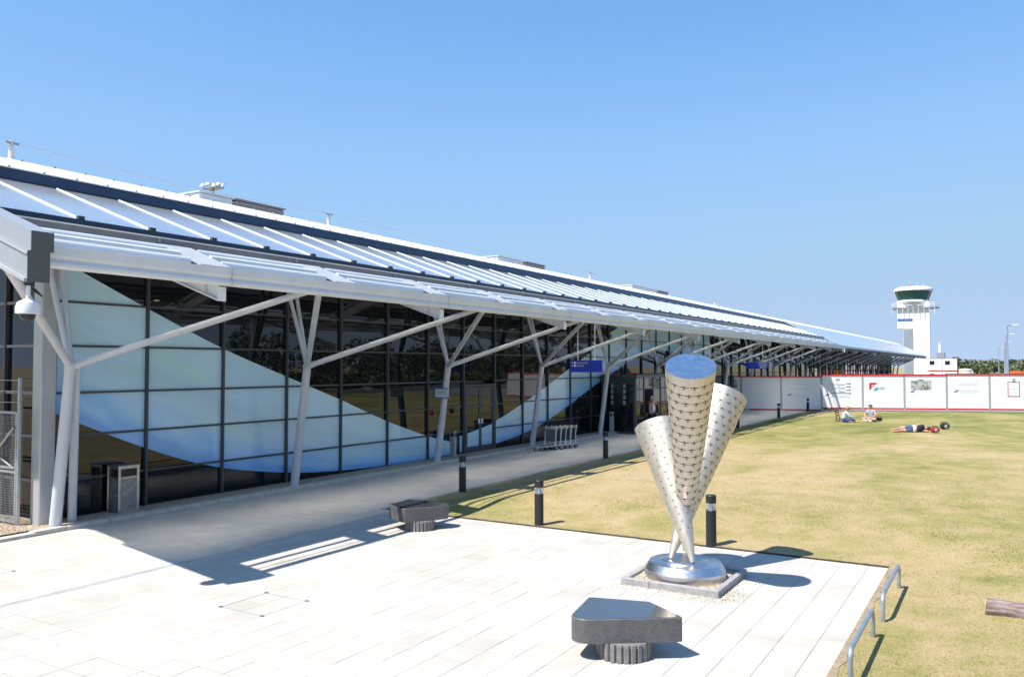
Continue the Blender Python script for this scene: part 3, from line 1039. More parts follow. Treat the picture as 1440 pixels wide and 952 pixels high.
def canopy():
    # gutter in 6.48 m lengths, front face with a rolled lower edge
    pro = [(-11.50, 4.985), (-11.505, 4.86), (-11.53, 4.815), (-11.515, 4.79), (-11.495, 4.755), (-11.495, 4.715), (-11.52, 4.685), (-11.555, 4.675), (-11.59, 4.69), (-11.60, 4.73), (-11.60, 4.9), (-11.56, 4.985)]
    me = MB().extr(pro, .006, BAY - .006).mesh('gutter', (TL.x, 0, TL.z), True)
    me.materials.append(M['gutter_paint'])
    js = MB().extr([(x - .004 if x < -11.55 else x + .004, z) for x, z in pro], -.012, .012).mesh('gutter_joint', (TL.x, 0, TL.z))
    js.materials.append(M['silver_paint'])
    y = COL_Y + .19 - BAY
    first = True
    while y < Y_LV - 2:
        if first:
            w = y + BAY - 6.42
            m2 = MB().extr(pro, .0, w - .006).mesh('gutter', (TL.x, 0, TL.z), True)
            m2.materials.append(M['gutter_paint'])
            link_obj('gutter', m2, T, (0, 6.42 - TL.y, 0))
            first = False
        else:
            g = link_obj('gutter', me, T, (0, y - TL.y, 0))
            link_obj('gutter_joint', js, g)
        y += BAY
    # louvre panels: every half bay a flat sheet-metal cross panel, blades between
    half = BAY / 2
    pw = .64
    yc = COL_Y - .1
    za = lambda x: 5.455 + (x + 12.70) * (5.01 - 5.455) / (-11.56 + 12.70)
    cp = MB().extr([(-12.70, za(-12.70)), (-11.56, za(-11.56)), (-11.56, za(-11.56) - .03), (-12.70, za(-12.70) - .03)], -pw / 2, pw / 2)
    cp.box(-12.70, -12.655, -pw / 2, -pw / 2 + .012, za(-12.7), 5.53)
    cme = cp.mesh('cross_panel', (TL.x, 0, TL.z))
    cme.materials.append(M['panel_paint'])
    L = half - pw - .004
    def blade(pr):
        m = MB().extr(pr, .002, L).mesh('louvre_blade', (TL.x, 0, TL.z), True)
        m.materials.append(M['louvre'])
        return m
    def aero(x, z, h, lean, th):
        # upright aerofoil, leaning with the sun's slope
        c = []
        for t in range(10):
            a = 2 * math.pi * t / 10
            u, v = math.cos(a) * h / 2, math.sin(a) * th / 2
            c.append((x + v * math.cos(lean) - u * math.sin(lean), z + u * math.cos(lean) + v * math.sin(lean)))
        return c[::-1]
    lean = math.atan(.29)
    b1 = blade(aero(-12.46, 5.335, .125, lean, .028))
    b2 = blade(aero(-12.13, 5.21, .125, lean, .11))
    b3 = blade(aero(-11.82, 5.085, .125, lean, .028))
    k = 0
    y = yc - half
    while y < Y_LV - 1.5:
        # the bay between panel at y and panel at y+half
        a = y + pw / 2 + .002
        if y > yc - half + .1:
            link_obj('cross_panel', cme, T, (0, y - TL.y, 0))
            for b in (b1, b2, b3): link_obj('louvre_blade', b, T, (0, a - TL.y, 0))
        else:
            for pr in (aero(-12.46, 5.335, .125, lean, .028), aero(-12.13, 5.21, .125, lean, .11), aero(-11.82, 5.085, .125, lean, .028)):
                mm = MB().extr(pr, 6.42, yc - pw / 2 - .002)
                mm.build('louvre_blade', M['louvre'], T, True)
        y += half
    # front rail carrying the blades behind the gutter
    MB().extr([(-11.565, 4.984), (-11.565, 4.93), (-11.64, 4.93), (-11.64, 5.0)], 6.42, Y_LV).build('front_rail', M['white_paint'], T)
    # eave beam tube
    MB().tube((-12.45, 6.5, 4.98), (-12.45, Y_END, 4.90), .075, n=12).build('eave_beam', M['column_paint'], T, True)
canopy()
def barge():
    # stepped end trim following the roof slope
    s = sl
    x0, x1 = -11.3, -15.72
    def prof(y0, y1, zt, zb):
        dx = x0 - x1
        return [(x0, zt), (x1, zt + dx * s), (x1, zb + dx * s), (x0, zb)]
    MB().extr(prof(0, 0, 5.13, 4.86), 6.11, 6.41).build('barge_board', M['barge_grey'], T)
    MB().extr(prof(0, 0, 4.857, 4.45), 6.07, 6.36).build('barge_board', M['barge_grey'], T)
    MB().extr([(x0, 4.83), (x1, 4.83 + 4.42 * s), (x1, 4.80 + 4.42 * s), (x0, 4.80)], 6.05, 6.068).build('barge_trim', M['silver_paint'], T)
    MB().extr([(x0, 4.48), (x1, 4.48 + 4.42 * s), (x1, 4.43 + 4.42 * s), (x0, 4.43)], 6.02, 6.066).build('barge_trim', M['silver_paint'], T)
    MB().box(x0 + .001, x0 + .012, 6.105, 6.415, 4.862, 5.135).build('end_cap', M['barge_end'], T)
    MB().box(x0 + .001, x0 + .012, 6.06, 6.365, 4.435, 4.86).build('end_cap', M['barge_end'], T)
    # upper part beyond the clerestory
    MB().extr([(-15.725, 6.99), (-17.5, 7.52), (-18.6, 7.52), (-24, 6.2), (-24, 5.6), (-18.6, 6.8), (-17.5, 6.8), (-15.725, 6.1)], 6.1, 6.395).build('barge_board', M['barge_grey'], T)
barge()
def columns():
    node = Vector((-16.0, 0, 3.28))
    base = Vector((-16.45, 0, .02))
    def rel(v): return (v.x - TL.x, v.y, v.z)
    c = MB()
    c.tube(rel(base), rel(node), .115, .105, 14)
    c.lathe([(.17, 0), (.17, .03), (.12, .035)], rel(base), 14)
    c.lathe([(.05, -.07), (.115, -.05), (.115, .05), (.05, .07)], rel(node), 12)
    shaft = c.mesh('column', (0, 0, 0), True)
    shaft.materials.append(M['column_paint'])
    ends = [(Vector((-12.45, -3.2, 4.93)), .075), (Vector((-12.45, 3.2, 4.93)), .075), (Vector((-16.95, -.22, 6.55)), .058), (Vector((-16.95, .22, 6.55)), .058)]
    sm = []
    for e, r in ends:
        d = (e - node).normalized()
        m = MB().tube(rel(node + d * .03), rel(e), r, r * .92, 12)
        m.tube(rel(node + d * .05), rel(node + d * .2), r * 1.12, n=12)
        me = m.mesh('strut', (0, 0, 0), True)
        me.materials.append(M['column_paint'])
        sm.append(me)
    # tapered I-beam rafter with a cut end showing under the gutter
    rf = MB()
    xa, xb = -11.64, -17.0
    top = lambda x: 5.235 + (-12.72 - x) * (1.61 / 4.88)
    dep = lambda x: .46 if x < -12.6 else .46 - (x + 12.6) * .12
    def T3(x, zo): return top(x) + zo
    zt0, zt1 = 4.90, top(xb)
    w = .085
    # web
    def quadprism(x0, x1, za0, za1, zb0, zb1, y0, y1):
        rf.add([(x0 - TL.x, y0, za0), (x1 - TL.x, y0, za1), (x1 - TL.x, y0, zb1), (x0 - TL.x, y0, zb0), (x0 - TL.x, y1, za0), (x1 - TL.x, y1, za1), (x1 - TL.x, y1, zb1), (x0 - TL.x, y1, zb0)],
               [(0, 1, 2, 3), (7, 6, 5, 4), (0, 4, 5, 1), (1, 5, 6, 2), (2, 6, 7, 3), (3, 7, 4, 0)])
    quadprism(xa, xb, 4.66, zt1 - .02, 4.44, zt1 - .40, -.012, .012)
    quadprism(xa, xb, 4.44, zt1 - .40, 4.417, zt1 - .423, -w, w)
    quadprism(xa + .012, xa, 4.665, 4.665, 4.415, 4.415, -w, w)
    quadprism(-12.6, xb, top(-12.6) - .03, zt1 - .005, top(-12.6) - .05, zt1 - .025, -w, w)
    quadprism(-12.0, -12.02, 4.76, 4.77, 4.60, 4.605, -w, w)
    rme = rf.mesh('rafter')
    rme.materials.append(M['white_paint'])
    for k in range(NCOL + 1):
        y = COL_Y + BAY * k
        co = link_obj('column', shaft, T, (0, y - TL.y, 0))
        for i, me in enumerate(sm):
            if k == 0 and i == 1 and False: continue
            link_obj('strut', me, co)
        link_obj('rafter', rme, T, (0, y + .08 - TL.y, 0))
    # second shaft paired with the first column
    m = MB().tube((-16.62, 9.92, .02), (-16.05, 9.62, 3.28), .085, .08, 12)
    m.lathe([(.13, 0), (.13, .03), (.09, .035)], (-16.62, 9.92, .02), 12)
    m.build('column', M['column_paint'], T, True)
    # square corner column
    MB().bbox(-17.06, -16.74, 9.3, 9.62, .0, 6.6, .02).build('corner_column', M['silver_paint'], T)
columns()
ROWS = [.06, .88, 1.81, 2.72, 3.72, 4.66, 5.62, 6.4]
DOOR = (24.86, 27.02)
LOB = (36.75, 42.3)
def glazing():
    ks = range(0, 26)
    me_cache = {}
    def pane(w, h):
        k = (round(w, 3), round(h, 3))
        if k not in me_cache:
            m = MB().box(-.012, .012, -k[0] / 2, k[0] / 2, -k[1] / 2, k[1] / 2).mesh('pane')
            m.materials.append(M['glazing'])
            me_cache[k] = m
        return me_cache[k]
    ys = [P0 + MUL * k for k in ks]
    def skip(y, z):
        return (DOOR[0] - .2 < y < DOOR[1] + .2 and z < 2.7) or (LOB[0] < y < LOB[1] and z < 2.6)
    for a, b in zip(ys, ys[1:]):
        for r in range(len(ROWS) - 1):
            z0, z1 = ROWS[r], ROWS[r + 1]
            if skip((a + b) / 2, (z0 + z1) / 2): continue
            o = link_obj('pane', pane(b - a - .03, z1 - z0 - .03), T, (0, (a + b) / 2 - TL.y, (z0 + z1) / 2))
            o.rotation_euler = (0, random.uniform(-.0025, .0025), random.uniform(-.003, .003))
    # frames
    mm = MB().box(-.05, .095, -.028, .028, .04, 6.6).mesh('mullion')
    mm.materials.append(M['dark_frame'])
    mt = MB().box(-.05, .095, -.028, .028, 2.735, 6.6).mesh('mullion')
    mt.materials.append(M['dark_frame'])
    for y in ys:
        up = LOB[0] < y < LOB[1]
        link_obj('mullion', mt if up else mm, T, (0, y - TL.y, 0))
    tme = MB().box(-.04, .055, -MUL / 2 + .029, MUL / 2 - .029, -.025, .025).mesh('transom')
    tme.materials.append(M['dark_frame'])
    for r, z in enumerate(ROWS[:-1]):
        for a, b in zip(ys, ys[1:]):
            if skip((a + b) / 2, z - .05 if r else z): continue
            link_obj('transom' if r else 'sill', tme, T, (0, (a + b) / 2 - TL.y, z))
    # beyond the hoarding: panes too small to tell apart
    far = MB()
    fr = MB()
    y = ys[-1]
    while y < Y_END - 2:
        far.box(WALL_X - .012, WALL_X + .012, y + .03, y + MUL - .03, .1, 6.3)
        fr.box(WALL_X - .05, WALL_X + .09, y - .028, y + .028, .05, 6.4)
        y += MUL
    for z in ROWS[1:-1]:
        fr.box(WALL_X - .04, WALL_X + .055, ys[-1], Y_END - 2, z - .025, z + .025)
    tag(far.build('far_panes', M['glazing'], T), kind='stuff')
    tag(fr.build('far_frames', M['dark_frame'], T), kind='stuff')
    # wall closing behind glass, return wall with glazing at the near end
    MB().box(-26, WALL_X - .2, 10.0, Y_END, 0, 6.3).build('inner_wall', M['dark_solid'], T)
    ry = 9.7
    xs = [-17.14 - 1.62 * i for i in range(5)]
    for a, b in zip(xs, xs[1:]):
        for r in range(len(ROWS) - 2):
            w, h = a - b - .05, ROWS[r + 1] - ROWS[r] - .05
            m = MB().box(-w / 2, w / 2, -.012, .012, -h / 2, h / 2).mesh('pane')
            m.materials.append(M['glazing'])
            link_obj('pane', m, T, ((a + b) / 2 - TL.x, ry - TL.y, (ROWS[r] + ROWS[r + 1]) / 2))
    for x in xs: MB().box(x - .03, x + .03, ry - .09, ry + .05, .04, 6.2).build('mullion', M['dark_frame'], T)
    for z in ROWS[:-1]:
        for a, b in zip(xs, xs[1:]):
            MB().box(b + .031, a - .031, ry - .07, ry + .04, z - .03, z + .03).build('transom', M['grey_fascia'], T)
    # dark corner jamb
    MB().box(-17.135, -16.98, 9.625, 9.735, .03, 6.5).build('corner_jamb', M['dark_frame'], T)
glazing()
# printed film sweeping across the glass
def film(name, up, lo, mat, x):
    """up / lo: lists of (y, z) with the same length"""
    me = bpy.data.meshes.new(name)
    def dens(l, n=40):
        a = np.array(l, float)
        t = np.linspace(0, len(a) - 1, n)
        i = np.clip(t.astype(int), 0, len(a) - 2)
        f = t - i
        # catmull-rom
        p0 = a[np.clip(i - 1, 0, len(a) - 1)]; p1 = a[i]; p2 = a[i + 1]; p3 = a[np.clip(i + 2, 0, len(a) - 1)]
        f = f[:, None]
        return .5 * ((2 * p1) + (-p0 + p2) * f + (2 * p0 - 5 * p1 + 4 * p2 - p3) * f ** 2 + (-p0 + 3 * p1 - 3 * p2 + p3) * f ** 3)
    U, Lw = dens(up), dens(lo)
    vs, fs, uvs = [], [], []
    nv = 9
    n = len(U)
    for i in range(n):
        for j in range(nv):
            p = Lw[i] + (U[i] - Lw[i]) * j / (nv - 1)
            vs.append((x - TL.x, p[0] - TL.y, p[1]))
            uvs.append((i / 8., j / (nv - 1)))
    for i in range(n - 1):
        for j in range(nv - 1):
            fs.append((i * nv + j, (i + 1) * nv + j, (i + 1) * nv + j + 1, i * nv + j + 1))
    me.from_pydata(vs, [], fs)
    uvl = me.uv_layers.new(name='UVMap')
    for lp in me.loops: uvl.data[lp.index].uv = uvs[lp.vertex_index]
    me.materials.append(mat)
    o = link_obj(name, me, T)
    return o
def onwall(px, py):
    r = ray(px, py)
    t = (WALL_X + .02) / r.x
    p = CAMP + r * t
    return (p.y, p.z)
up1 = [onwall(*p) for p in [(79, 362), (118, 384), (205, 434), (308, 490), (397, 530), (473, 563), (540, 594), (600, 616), (640, 626)]]
lo1 = [onwall(*p) for p in [(79, 580), (130, 602), (205, 631), (280, 654), (350, 664), (420, 667), (480, 664), (560, 655), (640, 641)]]
film('printed_film', up1, lo1, M['film_blue'], WALL_X + .02)
up2 = [onwall(*p) for p in [(645, 616), (690, 598), (750, 559), (800, 521), (850, 483), (885, 460)]]
lo2 = [onwall(*p) for p in [(645, 640), (690, 629), (750, 606), (800, 573), (850, 535), (905, 498)]]
film('printed_film', up2, lo2, M['film_pale'], WALL_X + .021)
dl = [onwall(*p) for p in [(652, 640), (670, 634), (690, 629)]]
du = [onwall(*p) for p in [(652, 613), (670, 606), (690, 598)]]
film('printed_film', du, dl, M['film_pale'], WALL_X + .08)
up3 = [onwall(*p) for p in [(860, 468), (890, 452), (940, 446), (1000, 462)]]
lo3 = [onwall(*p) for p in [(890, 500), (925, 492), (965, 497), (1005, 500)]]
film('printed_film', up3, lo3, M['film_pale'], WALL_X + .022)

def double_door():
    d = empty('double_door', ((WALL_X + .06) - TL.x, (DOOR[0] + DOOR[1]) / 2 - TL.y, 0))
    d.parent = T
    x0, x1 = WALL_X + .03, WALL_X + .11
    a, b = DOOR[0] + .03, DOOR[1] - .03
    m = (a + b) / 2
    fr = MB().box(x0, x1, a, a + .09, 0, 2.6).box(x0, x1, b - .12, b, 0, 2.6).box(x0, x1, a + .09, b - .12, 2.52, 2.6).box(x0, x1, a + .09, b - .12, 0, .03)
    fr.build('door_frame', M['dark_frame'], d)
    for s0, s1 in ((a + .1, m - .005), (m + .005, b - .13)):
        l = MB()
        y0, y1 = x0 + .01, x1 - .015
        l.box(y0, y1, s0, s0 + .08, .04, 2.5).box(y0, y1, s1 - .08, s1, .04, 2.5).box(y0, y1, s0 + .08, s1 - .08, .04, .3).box(y0, y1, s0 + .08, s1 - .08, 2.4, 2.5).box(y0, y1, s0 + .08, s1 - .08, 1.76, 1.82)
        leaf = l.build('door_leaf', M['dark_frame'], d)
        p = MB().box(x0 + .03, x0 + .045, s0 + .08, s1 - .08, .3, 1.76).box(x0 + .03, x0 + .045, s0 + .08, s1 - .08, 1.82, 2.4)
        p.build('door_pane', M['glazing'], d)
        yy = s1 - .15 if s0 < m - .1 else s0 + .05
        MB().box(x1 - .01, x1 + .0, yy, yy + .1, 1.12, 1.3).build('notice_plate', M['sign_white'], d)
    return d
double_door()
def lobby():
    L = empty('entrance_lobby', (-15.9, LOB[0], 0))
    tag(L, 'dark framed glass entrance lobby projecting from the terminal wall', 'entrance lobby')
    x0, x1, y0, y1, h = WALL_X + .12, -15.2, LOB[0], LOB[1], 2.72
    MB().bbox(x0, x1 + .12, y0 - .1, y1 + .1, h - .02, h + .14, .01).build('roof_slab', M['dark_frame'], L)
    f = MB()
    for x in (x0 + .05, x1 - .06):
        f.box(x - .06, x + .06, y0, y0 + .1, 0, h - .021)
    f.box(x0 + .111, x1 - .121, y0, y0 + .1, h - .3, h - .021).box(x0 + .111, x1 - .121, y0, y0 + .1, 0, .1)
    f.build('side_frame', M['dark_frame'], L)
    MB().box(x0 + .111, x1 - .121, y0 + .04, y0 + .06, .1, h - .3).build('side_pane', M['glass_black'], L)
    st = MB()
    for i, x in enumerate((x0 + .55, x0 + 1.2)):
        for j in range(4):
            st.box(x - .07, x + .07, y0 + .03, y0 + .038, 1.4 + j * .27, 1.6 + j * .27)
    tag(st.build('glass_manifestation', M['grey_ink'], L), kind='stuff')
    # front: mullions, panes, open doorway
    ys = [y0 + .12, y0 + 1.15, y0 + 2.35, y0 + 3.4, y0 + 4.45, y1]
    for y in ys: MB().box(x1 - .08, x1, y - .04, y + .04, 0, h - .021).build('mullion', M['dark_frame'], L)
    for a, b in zip(ys, ys[1:]):
        for z in (2.15, 1.45, .75, .05):
            if abs(a - ys[1]) < .01 and z < 2: continue
            MB().box(x1 - .07, x1 - .01, a + .041, b - .041, z - .03, z + .03).build('transom', M['dark_frame'], L)
        MB().box(x1 - .05, x1 - .03, a + .041, b - .041, 2.181, h - .03).build('fanlight', M['glazing'], L)
        if abs(a - ys[1]) < .01: continue
        for z0, z1 in ((.081, .719), (.781, 1.419), (1.481, 2.119)):
            MB().box(x1 - .05, x1 - .03, a + .041, b - .041, z0, z1).build('pane', M['glazing'], L)
    MB().box(x0, x1 - .6, y0 + .2, y1, .002, 2.6).build('inner_wall', M['dark_solid'], L)
    return L
lobby()

# =================================================================== ROOFTOP THINGS
def onridge(px, py, X):
    r = ray(px, py)
    return CAMP + r * (X / r.x)
def vents():
    spots = [(266, 312, 0, .36), (316, 384, 1, .36), (690, 726, 0, .36), (730, 758, 1, .36), (884, 920, 0, .36), (922, 936, 1, .36)]
    for px0, px1, kind, h in spots:
        def ridge_px(px): return 224.5 + (px) * .196 + (px / 1000.) ** 2 * 8
        X = -18.4
        a = onridge(px0, ridge_px(px0), X).y
        b = onridge(px1, ridge_px(px1), X).y
        v = empty('roof_ventilator', (X, (a + b) / 2, 7.5))
        where = 'beside the floodlight mast' if px0 < 500 else ('of the middle pair, beyond the mast' if px0 < 800 else 'of the pair farthest from the floodlight mast')
        tag(v, ('pale metal' if not kind else 'dark grey') + ' ventilator box on the terminal ridge, ' + where, 'ventilator', 'ventilator boxes along the roof ridge')
        mat = M['vent_pale' if not kind else 'vent_grey']
        MB().bbox(X - .8, X + .35, a, b, 7.46, 7.5 + h, .03).build('housing', mat, v)
        MB().bbox(X - .85, X + .42, a - .1, b + .1, 7.45, 7.52, .02).build('flashing', mat, v)
        MB().box(X - .83, X + .38, a - .03, b + .03, 7.5 + h + .001, 7.5 + h + .04).build('lid', mat, v)
        for j in range(3):
            MB().box(X + .351, X + .365, a + .15, b - .15, 7.55 + j * .07, 7.575 + j * .07).build('slat', mat, v)
vents()
def roof_lines():
    px = [(26, 213, 228), (458, 306, 314), (832, 386, 391), (1010, 425, 430)]
    tops = []
    for i, (x, yt, yb) in enumerate(px):
        p = onridge(x, yb, -17.3)
        q = p + Vector((0, 0, .42))
        o = empty('safety_line_post', (p.x, p.y, 7.46))
        tag(o, 'small pale post carrying the safety wire on the roof ridge', 'post', 'posts of the roof safety wire')
        MB().lathe([(.12, 0), (.12, .03), (.06, .05), (.055, .3), (.035, .33), (.035, .42)], (p.x, p.y, 7.46), 10).build('post', M['pale_metal'], o, True)
        MB().box(p.x - .03, p.x + .03, p.y - .12, p.y + .14, 7.80, 7.86).build('bracket', M['galvanised'], o)
        tops.append(Vector((p.x, p.y, 7.86)))
    tops.append(Vector((tops[-1].x, 100, 7.86)))
    pts = []
    for a, b in zip(tops, tops[1:]):
        for i in range(8):
            t = i / 8
            pts.append(a.lerp(b, t) - Vector((0, 0, .12 * 4 * t * (1 - t))))
    pts.append(tops[-1])
    w = MB().path(pts, .008, 6).build('safety_wire', M['galvanised'], loc=tops[0])
    tag(w, 'thin steel safety wire strung above the terminal ridge', 'wire')
roof_lines()
def apron_mast():
    p = at_depth(297, 263, 62)
    o = empty('floodlight_mast', (p.x, p.y, 0))
    tag(o, 'floodlight mast with a cluster of lamps showing above the terminal roof', 'floodlight mast')
    MB().tube((p.x, p.y, 0), (p.x, p.y, p.z), .22, .1, 12).build('mast', M['galvanised'], o, True)
    MB().box(p.x - .75, p.x + .75, p.y - .4, p.y + .4, p.z - .12, p.z - .02).build('head_frame', M['galvanised'], o)
    d = RT
    for i, s in enumerate((-.75, -.35, .1, .45, .75)):
        c = p + d * s + Vector((0, 0, .06 + .1 * (i % 2)))
        MB().add([(c.x - .22, c.y - .2, c.z), (c.x + .22, c.y - .2, c.z), (c.x + .26, c.y + .24, c.z + .1), (c.x - .26, c.y + .24, c.z + .1), (c.x - .16, c.y - .1, c.z + .22), (c.x + .16, c.y - .1, c.z + .22), (c.x + .18, c.y + .2, c.z + .28), (c.x - .18, c.y + .2, c.z + .28)],
                 [(0, 3, 2, 1), (4, 5, 6, 7), (0, 1, 5, 4), (1, 2, 6, 5), (2, 3, 7, 6), (3, 0, 4, 7)]).build('floodlight', M['pale_metal'], o)
apron_mast()
def cctv():
    x, y = -11.5, 6.19
    o = empty('cctv_camera', (x, y, 4.43))
    tag(o, 'white dome security camera hanging from the roof corner', 'security camera')
    MB().lathe([(.05, -.03), (.05, 0)], (x, y, 4.43), 12).build('mount_plate', M['black_plastic'], o, True)
    MB().tube((x, y, 4.40), (x, y, 4.2), .028, n=10).build('drop_pipe', M['white_paint'], o, True)
    MB().lathe([(.07, -.2), (.155, -.185), (.155, -.1), (.13, -.03), (.05, .01), (.028, .015)], (x, y, 4.2), 20).build('housing', M['white_paint'], o, True)
    MB().lathe([(.0, -.3), (.05, -.29), (.09, -.25), (.1, -.2)], (x, y, 4.2), 16).build('dome', M['glass_black'], o, True)
    MB().path([(x, y + .02, 4.40), (x - .05, y + .12, 4.33), (x - .1, y + .25, 4.27), (x - .02, y + .1, 4.36)], .012, 6).build('cable', M['black_rubber'], o, True)
cctv()
def soffit_lamp(px, py):
    r = ray(px, py)
    X = -13.2
    p = CAMP + r * (X / r.x)
    z = 5.24 + (-12.72 - X) * .33 - .08
    o = empty('downlight', (p.x, p.y, z))
    tag(o, 'small lit warm downlight under the canopy', 'downlight', 'lit downlights under the canopy')
    MB().lathe([(.09, -.12), (.1, 0)], (p.x, p.y, z), 14).build('housing', M['galvanised'], o, True)
    MB().lathe([(.075, -.145), (.08, -.121)], (p.x, p.y, z), 14).build('lens', M['glow'], o, True)
soffit_lamp(506, 421)

# =================================================================== LEFT FENCE / GATE
def gate():
    y = 9.08
    x0, x1 = -19.2, -17.1
    g = empty('security_fence', (-17.1, y, 0))
    tag(g, 'galvanised mesh security gate with wire strands beside the corner column', 'gate')
    MB().bbox(x1 - .03, x1 + .03, y - .03, y + .03, 0, 3.05, .006).build('post', M['galvanised'], g)
    MB().box(x1 - .10, x1 - .05, y - .025, y + .025, .12, 2.35).build('stile', M['galvanised'], g)
    for z in (.12, 1.12, 1.2, 2.32): MB().box(x0, x1 - .101, y - .022, y + .022, z, z + .045).build('rail', M['galvanised'], g)
    MB().tube((x0 + .9, y - .04, 1.2), (x1 - .12, y - .04, 2.05), .025, n=8).build('brace', M['galvanised'], g, True)
    MB().tube((x0 + .6, y - .04, 1.75), (x1 - .12, y - .04, 1.22), .02, n=8).build('brace', M['galvanised'], g, True)
    for z in (2.55, 2.78, 3.0): MB().tube((x0, y, z), (x1, y, z), .007, n=5).build('wire_strand', M['galvanised'], g, True)
    m = MB()
    x = x0
    while x < x1 - .1:
        m.box(x - .0025, x + .0025, y - .003, y + .003, .16, 2.32); x += .05
    z = .2
    while z < 2.3:
        m.box(x0, x1 - .1, y + .0035, y + .0075, z - .0025, z + .0025); z += .05
    tag(m.build('wire_mesh', M['galvanised'], g), kind='stuff')
gate()

# =================================================================== SCULPTURE
SC = Vector((-4.28, 12.3, 0))
def sculpture():
    e = empty('kerb_frame', SC)
    tag(e, 'square granite kerb frame filled with gravel around the sculpture base', 'kerb frame')
    a, b, c, d = -5.03, -3.53, 11.55, 13.05
    w = .09
    for q in ((a, SC.x - .3, c, c + w), (SC.x - .295, b, c, c + w), (b - w, b, c + w + .002, d), (a, b - w - .002, d - w, d), (a, a + w, c + w + .002, d - w - .002)):
        MB().bbox(*q, -.04, .1, .008).build('kerb_stone', M['granite_kerb'], e)
    tag(MB().box(a + w, b - w, c + w, d - w, -.04, .055).build('gravel_bed', M['gravel'], e), kind='stuff')
    st = MB()
    for i in range(1800):
        if i < 1300:
            x, y, z = random.uniform(a + w, b - w), random.uniform(c + w, d - w), .055
        else:
            t = random.random() ** 2 * .35
            if i % 2: x, y = random.uniform(a - .1, b + .15), c - t
            else: x, y = b + t, random.uniform(c - .1, d)
            z = .001
        r = random.uniform(.007, .016)
        q = random.uniform(0, 6.28)
        st.add([(x + r * math.cos(q), y + r * math.sin(q), z), (x + r * math.cos(q + 2.1), y + r * math.sin(q + 2.1), z), (x + r * math.cos(q + 4.2), y + r * math.sin(q + 4.2), z), (x, y, z + r)], [(0, 1, 3), (1, 2, 3), (2, 0, 3)])
    tag(st.build('pebbles', M['gravel'], e), kind='stuff')
    s = empty('cone_sculpture', SC)
    tag(s, 'steel sculpture of three leaning cones pierced with aeroplane shapes on a round base', 'sculpture')
    MB().lathe([(.60, .03), (.61, .04), (.61, .175), (.545, .285), (.36, .305), (.35, .33), (0.0, .333)], SC, 72).build('base_disc', M['disc_steel'], s, True)
    zf = .30
    f1 = ground(977.5, 794, .33)     # foot of the left-leaning cone
    f2 = ground(946, 788.5, .33)     # foot of the right-leaning cone
    f3 = ground(966, 776, .33)       # foot of the tall cone, behind
    D0 = FW.dot(SC)
    t1 = at_depth(929, 600, D0 + .72)
    t2 = at_depth(1021, 556, D0 + .95)
    t3 = at_depth(975.5, 515, D0 - 1.15)
    for foot, top, R, lid, lab, rows, cols in ((f1, t1, .385, False, 'left-leaning steel cone', 16, 15), (f2, t2, .40, False, 'right-leaning steel cone', 18, 15), (f3, t3, .362, True, 'tall cone leaning forward with a mirror-bright lid', 19, 16)):
        ax = (top - foot)
        Lh = ax.length
        d = ax.normalized()
        u = d.cross(Vector((0, 0, 1))).normalized()
        v = u.cross(d).normalized()
        n = 64
        r0 = .03
        vs, fs = [], []
        m = 10
        for i in range(m + 1):
            t = i / m
            rr = r0 + (R - r0) * t ** .86
            for k in range(n):
                q = 2 * math.pi * k / n
                vs.append(foot + d * (Lh * t) + (u * math.cos(q) + v * math.sin(q)) * rr)
        for i in range(m):
            for k in range(n):
                l = (k + 1) % n
                fs.append((i * n + l, i * n + k, (i + 1) * n + k, (i + 1) * n + l))
        mb = MB().add(vs, fs)
        co = mb.build('cone', M['cone_steel'], s, True)
        co['label'] = lab
        lm = MB()
        rl = R * .985
        o_ = .004
        lm.add([foot + d * (Lh - o_) + (u * math.cos(2 * math.pi * k / n) + v * math.sin(2 * math.pi * k / n)) * (R - .007) for k in range(n)], [tuple(range(n))])
        lo_ = lm.build('lid', M['lid_steel'], co)
        # aeroplane silhouettes wrapped on the cone surface
        cm = MB()
        def on(t, q, h=.0018):
            rr = r0 + (R - r0) * t ** .86 + h
            return foot + d * (Lh * t) + (u * math.cos(q) + v * math.sin(q)) * rr
        for i in range(rows):
            t = .955 - i * (.78 / rows)
            rr = r0 + (R - r0) * t ** .86
            nc = max(5, int(round(2 * math.pi * rr / .142)))
            for k in range(nc):
                q = 2 * math.pi * (k + .5 * (i % 2)) / nc
                sz = .066 if lid else (.05 if R > .39 else .024)
                def P(a, b):   # a across (m), b along the axis towards the foot (m)
                    return on(t - b / Lh, q + a / rr)
                w = sz
                th = w * .11
                if R > .384 and R < .39: th = w * .13
                # wing in three quads (follows the curve), fuselage, tail
                pts = [(-w, -.15 * th), (-w, .5 * th), (-w * .33, th), (w * .33, th), (w, .5 * th), (w, -.15 * th), (w * .33, -th), (-w * .33, -th)]
                cm.add([P(*p) for p in pts], [(0, 1, 2, 7), (7, 2, 3, 6), (6, 3, 4, 5)])
                fw = th * .95
                cm.add([P(-fw, -w * .32), P(fw, -w * .32), P(fw * .6, w * .62), P(-fw * .6, w * .62)], [(0, 1, 2, 3)])
                cm.add([P(-w * .28, w * .48), P(w * .28, w * .48), P(w * .28, w * .62), P(-w * .28, w * .62)], [(0, 1, 2, 3)])
        # lift tail over fuselage a touch is not needed: shapes share one dark tone
        tag(cm.build('aeroplane_cutouts', M['cutout'], co), kind='stuff')
M['cutout'] = plain('cutout', (.05, .042, .035), .8, var=.2)
sculpture()

